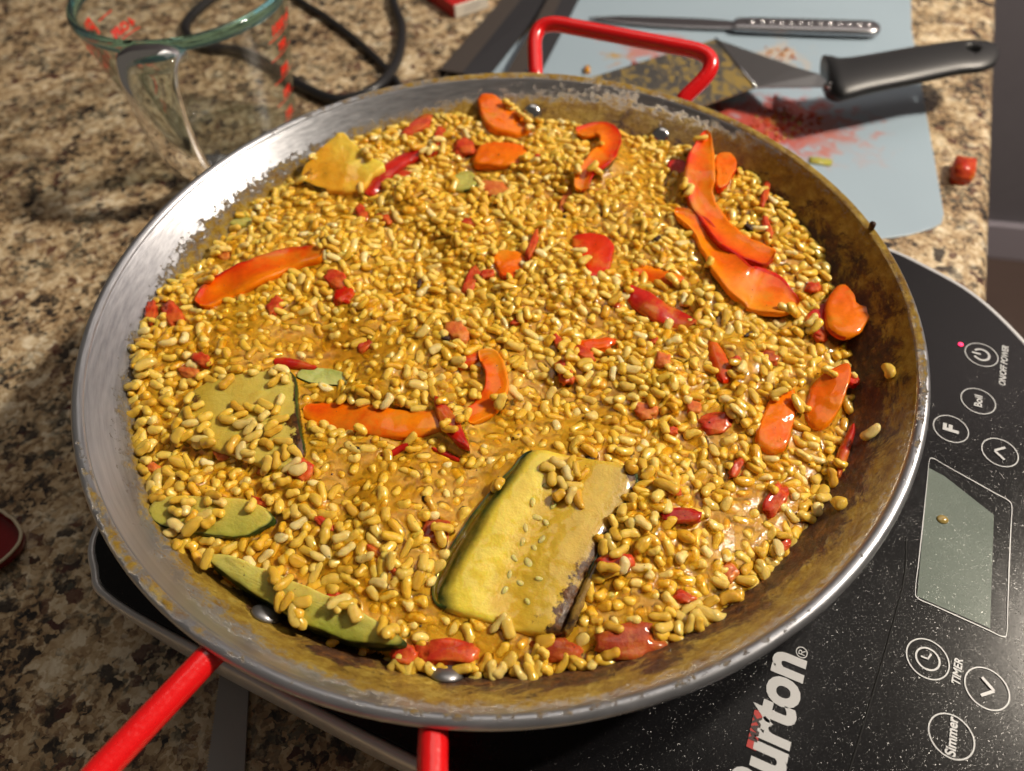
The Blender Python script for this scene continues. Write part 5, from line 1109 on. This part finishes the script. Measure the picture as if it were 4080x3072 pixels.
arm(((1092, 190), (1212, -30), (1130, 190), (1238, -30), (1152, 190), (1266, -30)), 0.002, 0.012)
# red dish, lower left
dz = 0.004; dsh = empty('spoon_rest', pt(-30, 1155, 0), 'dark red scalloped spoon rest with pale edge at the left border', 'spoon rest')
dp = [(-130, 1110), (-90, 1085), (-40, 1092), (-8, 1098), (6, 1104), (16, 1112), (26, 1118), (36, 1130), (45, 1148), (42, 1168), (30, 1186), (14, 1202), (-4, 1216), (-40, 1235), (-90, 1235), (-130, 1210)]
P = catmull([tuple(pt(x, y, dz+0.006)) for x, y in dp], 90, True); c = P.mean(axis=0)
rings = [[Vector((c[0]+(p[0]-c[0])*k, c[1]+(p[1]-c[1])*k, z)) for p in P] for k, z in ((0.80, 0.0004), (0.93, 0.003), (0.995, 0.0085), (0.965, 0.0095), (0.90, 0.005), (0.75, 0.0028), (0.3, 0.0024))]
V, F = loft(rings); put(mesh('dish', V, F, M['darkred']), dsh)
V, F = tube([Vector((c[0]+(p[0]-c[0])*0.98, c[1]+(p[1]-c[1])*0.98, 0.0094)) for p in P], 0.0009, 8, closed=True); put(mesh('edge_band', V, F, M['cream']), dsh)
# serrated knife blade below the cooktop
sk = empty('bread_knife', pt(490, 1570, 0), 'grey serrated knife blade lying under the near side of the cooktop', 'knife')
q0, q1 = pt(476, 1440, 0.003), pt(440, 1700, 0.003); r0, r1 = pt(540, 1440, 0.003), pt(527, 1700, 0.003)
top = []; nS = 44
for i in range(nS*4+1):
    t_ = i/(nS*4); p = q0.lerp(q1, t_); o_ = (r0-q0).normalized(); top.append(p + o_*0.0009*abs(math.sin(t_*nS*PI)))
poly = top + [r1, r0]
V = []; F = []
V = [Vector((p.x, p.y, 0.0035)) for p in poly] + [Vector((p.x, p.y, 0.0018)) for p in poly]; n = len(poly)
F = [tuple(range(n)), tuple(range(2*n-1, n-1, -1))] + [(i, n+i, n+(i+1) % n, (i+1) % n) for i in range(n)]
put(mesh('blade', V, F, plain('matte_blade', (0.34, 0.33, 0.33), 0.45, 0.5), smooth=False), sk)
# crumb on the rim, drop on the display
p = pt(1884, 489, ZR+0.004); o = mesh('burnt_crumb', wobble([Vector(q.x*0.0016*a_, ) if False else p+Vector((q.x*0.0014, q.y*0.0022, q.z*0.003)) for q in sv_ for a_ in (1,)], 0.0008, 900), sf_, M['char']); tag(o, 'small burnt crumb sticking to the far right rim', 'crumb')
dc = pt(2036, 1122, GZ+0.0003); rings = []
for k in range(7):
    ph = k/6*PI/2*0.97; rings.append([dc + Vector((math.cos(t)*0.0026*math.cos(ph), math.sin(t)*0.0022*math.cos(ph), 0.0009*math.sin(ph))) for t in np.linspace(0, 2*PI, 24, endpoint=False)])
V, F = loft(rings); a = N('broth_drop'); a.set(Base_Color=(0.50, 0.36, 0.10, 1), Roughness=0.08, Transmission_Weight=0.4, Coat_Weight=1.0)
tag(mesh('broth_drop', V, F, a.m), 'yellow drop of broth on the cooktop display', 'drop')
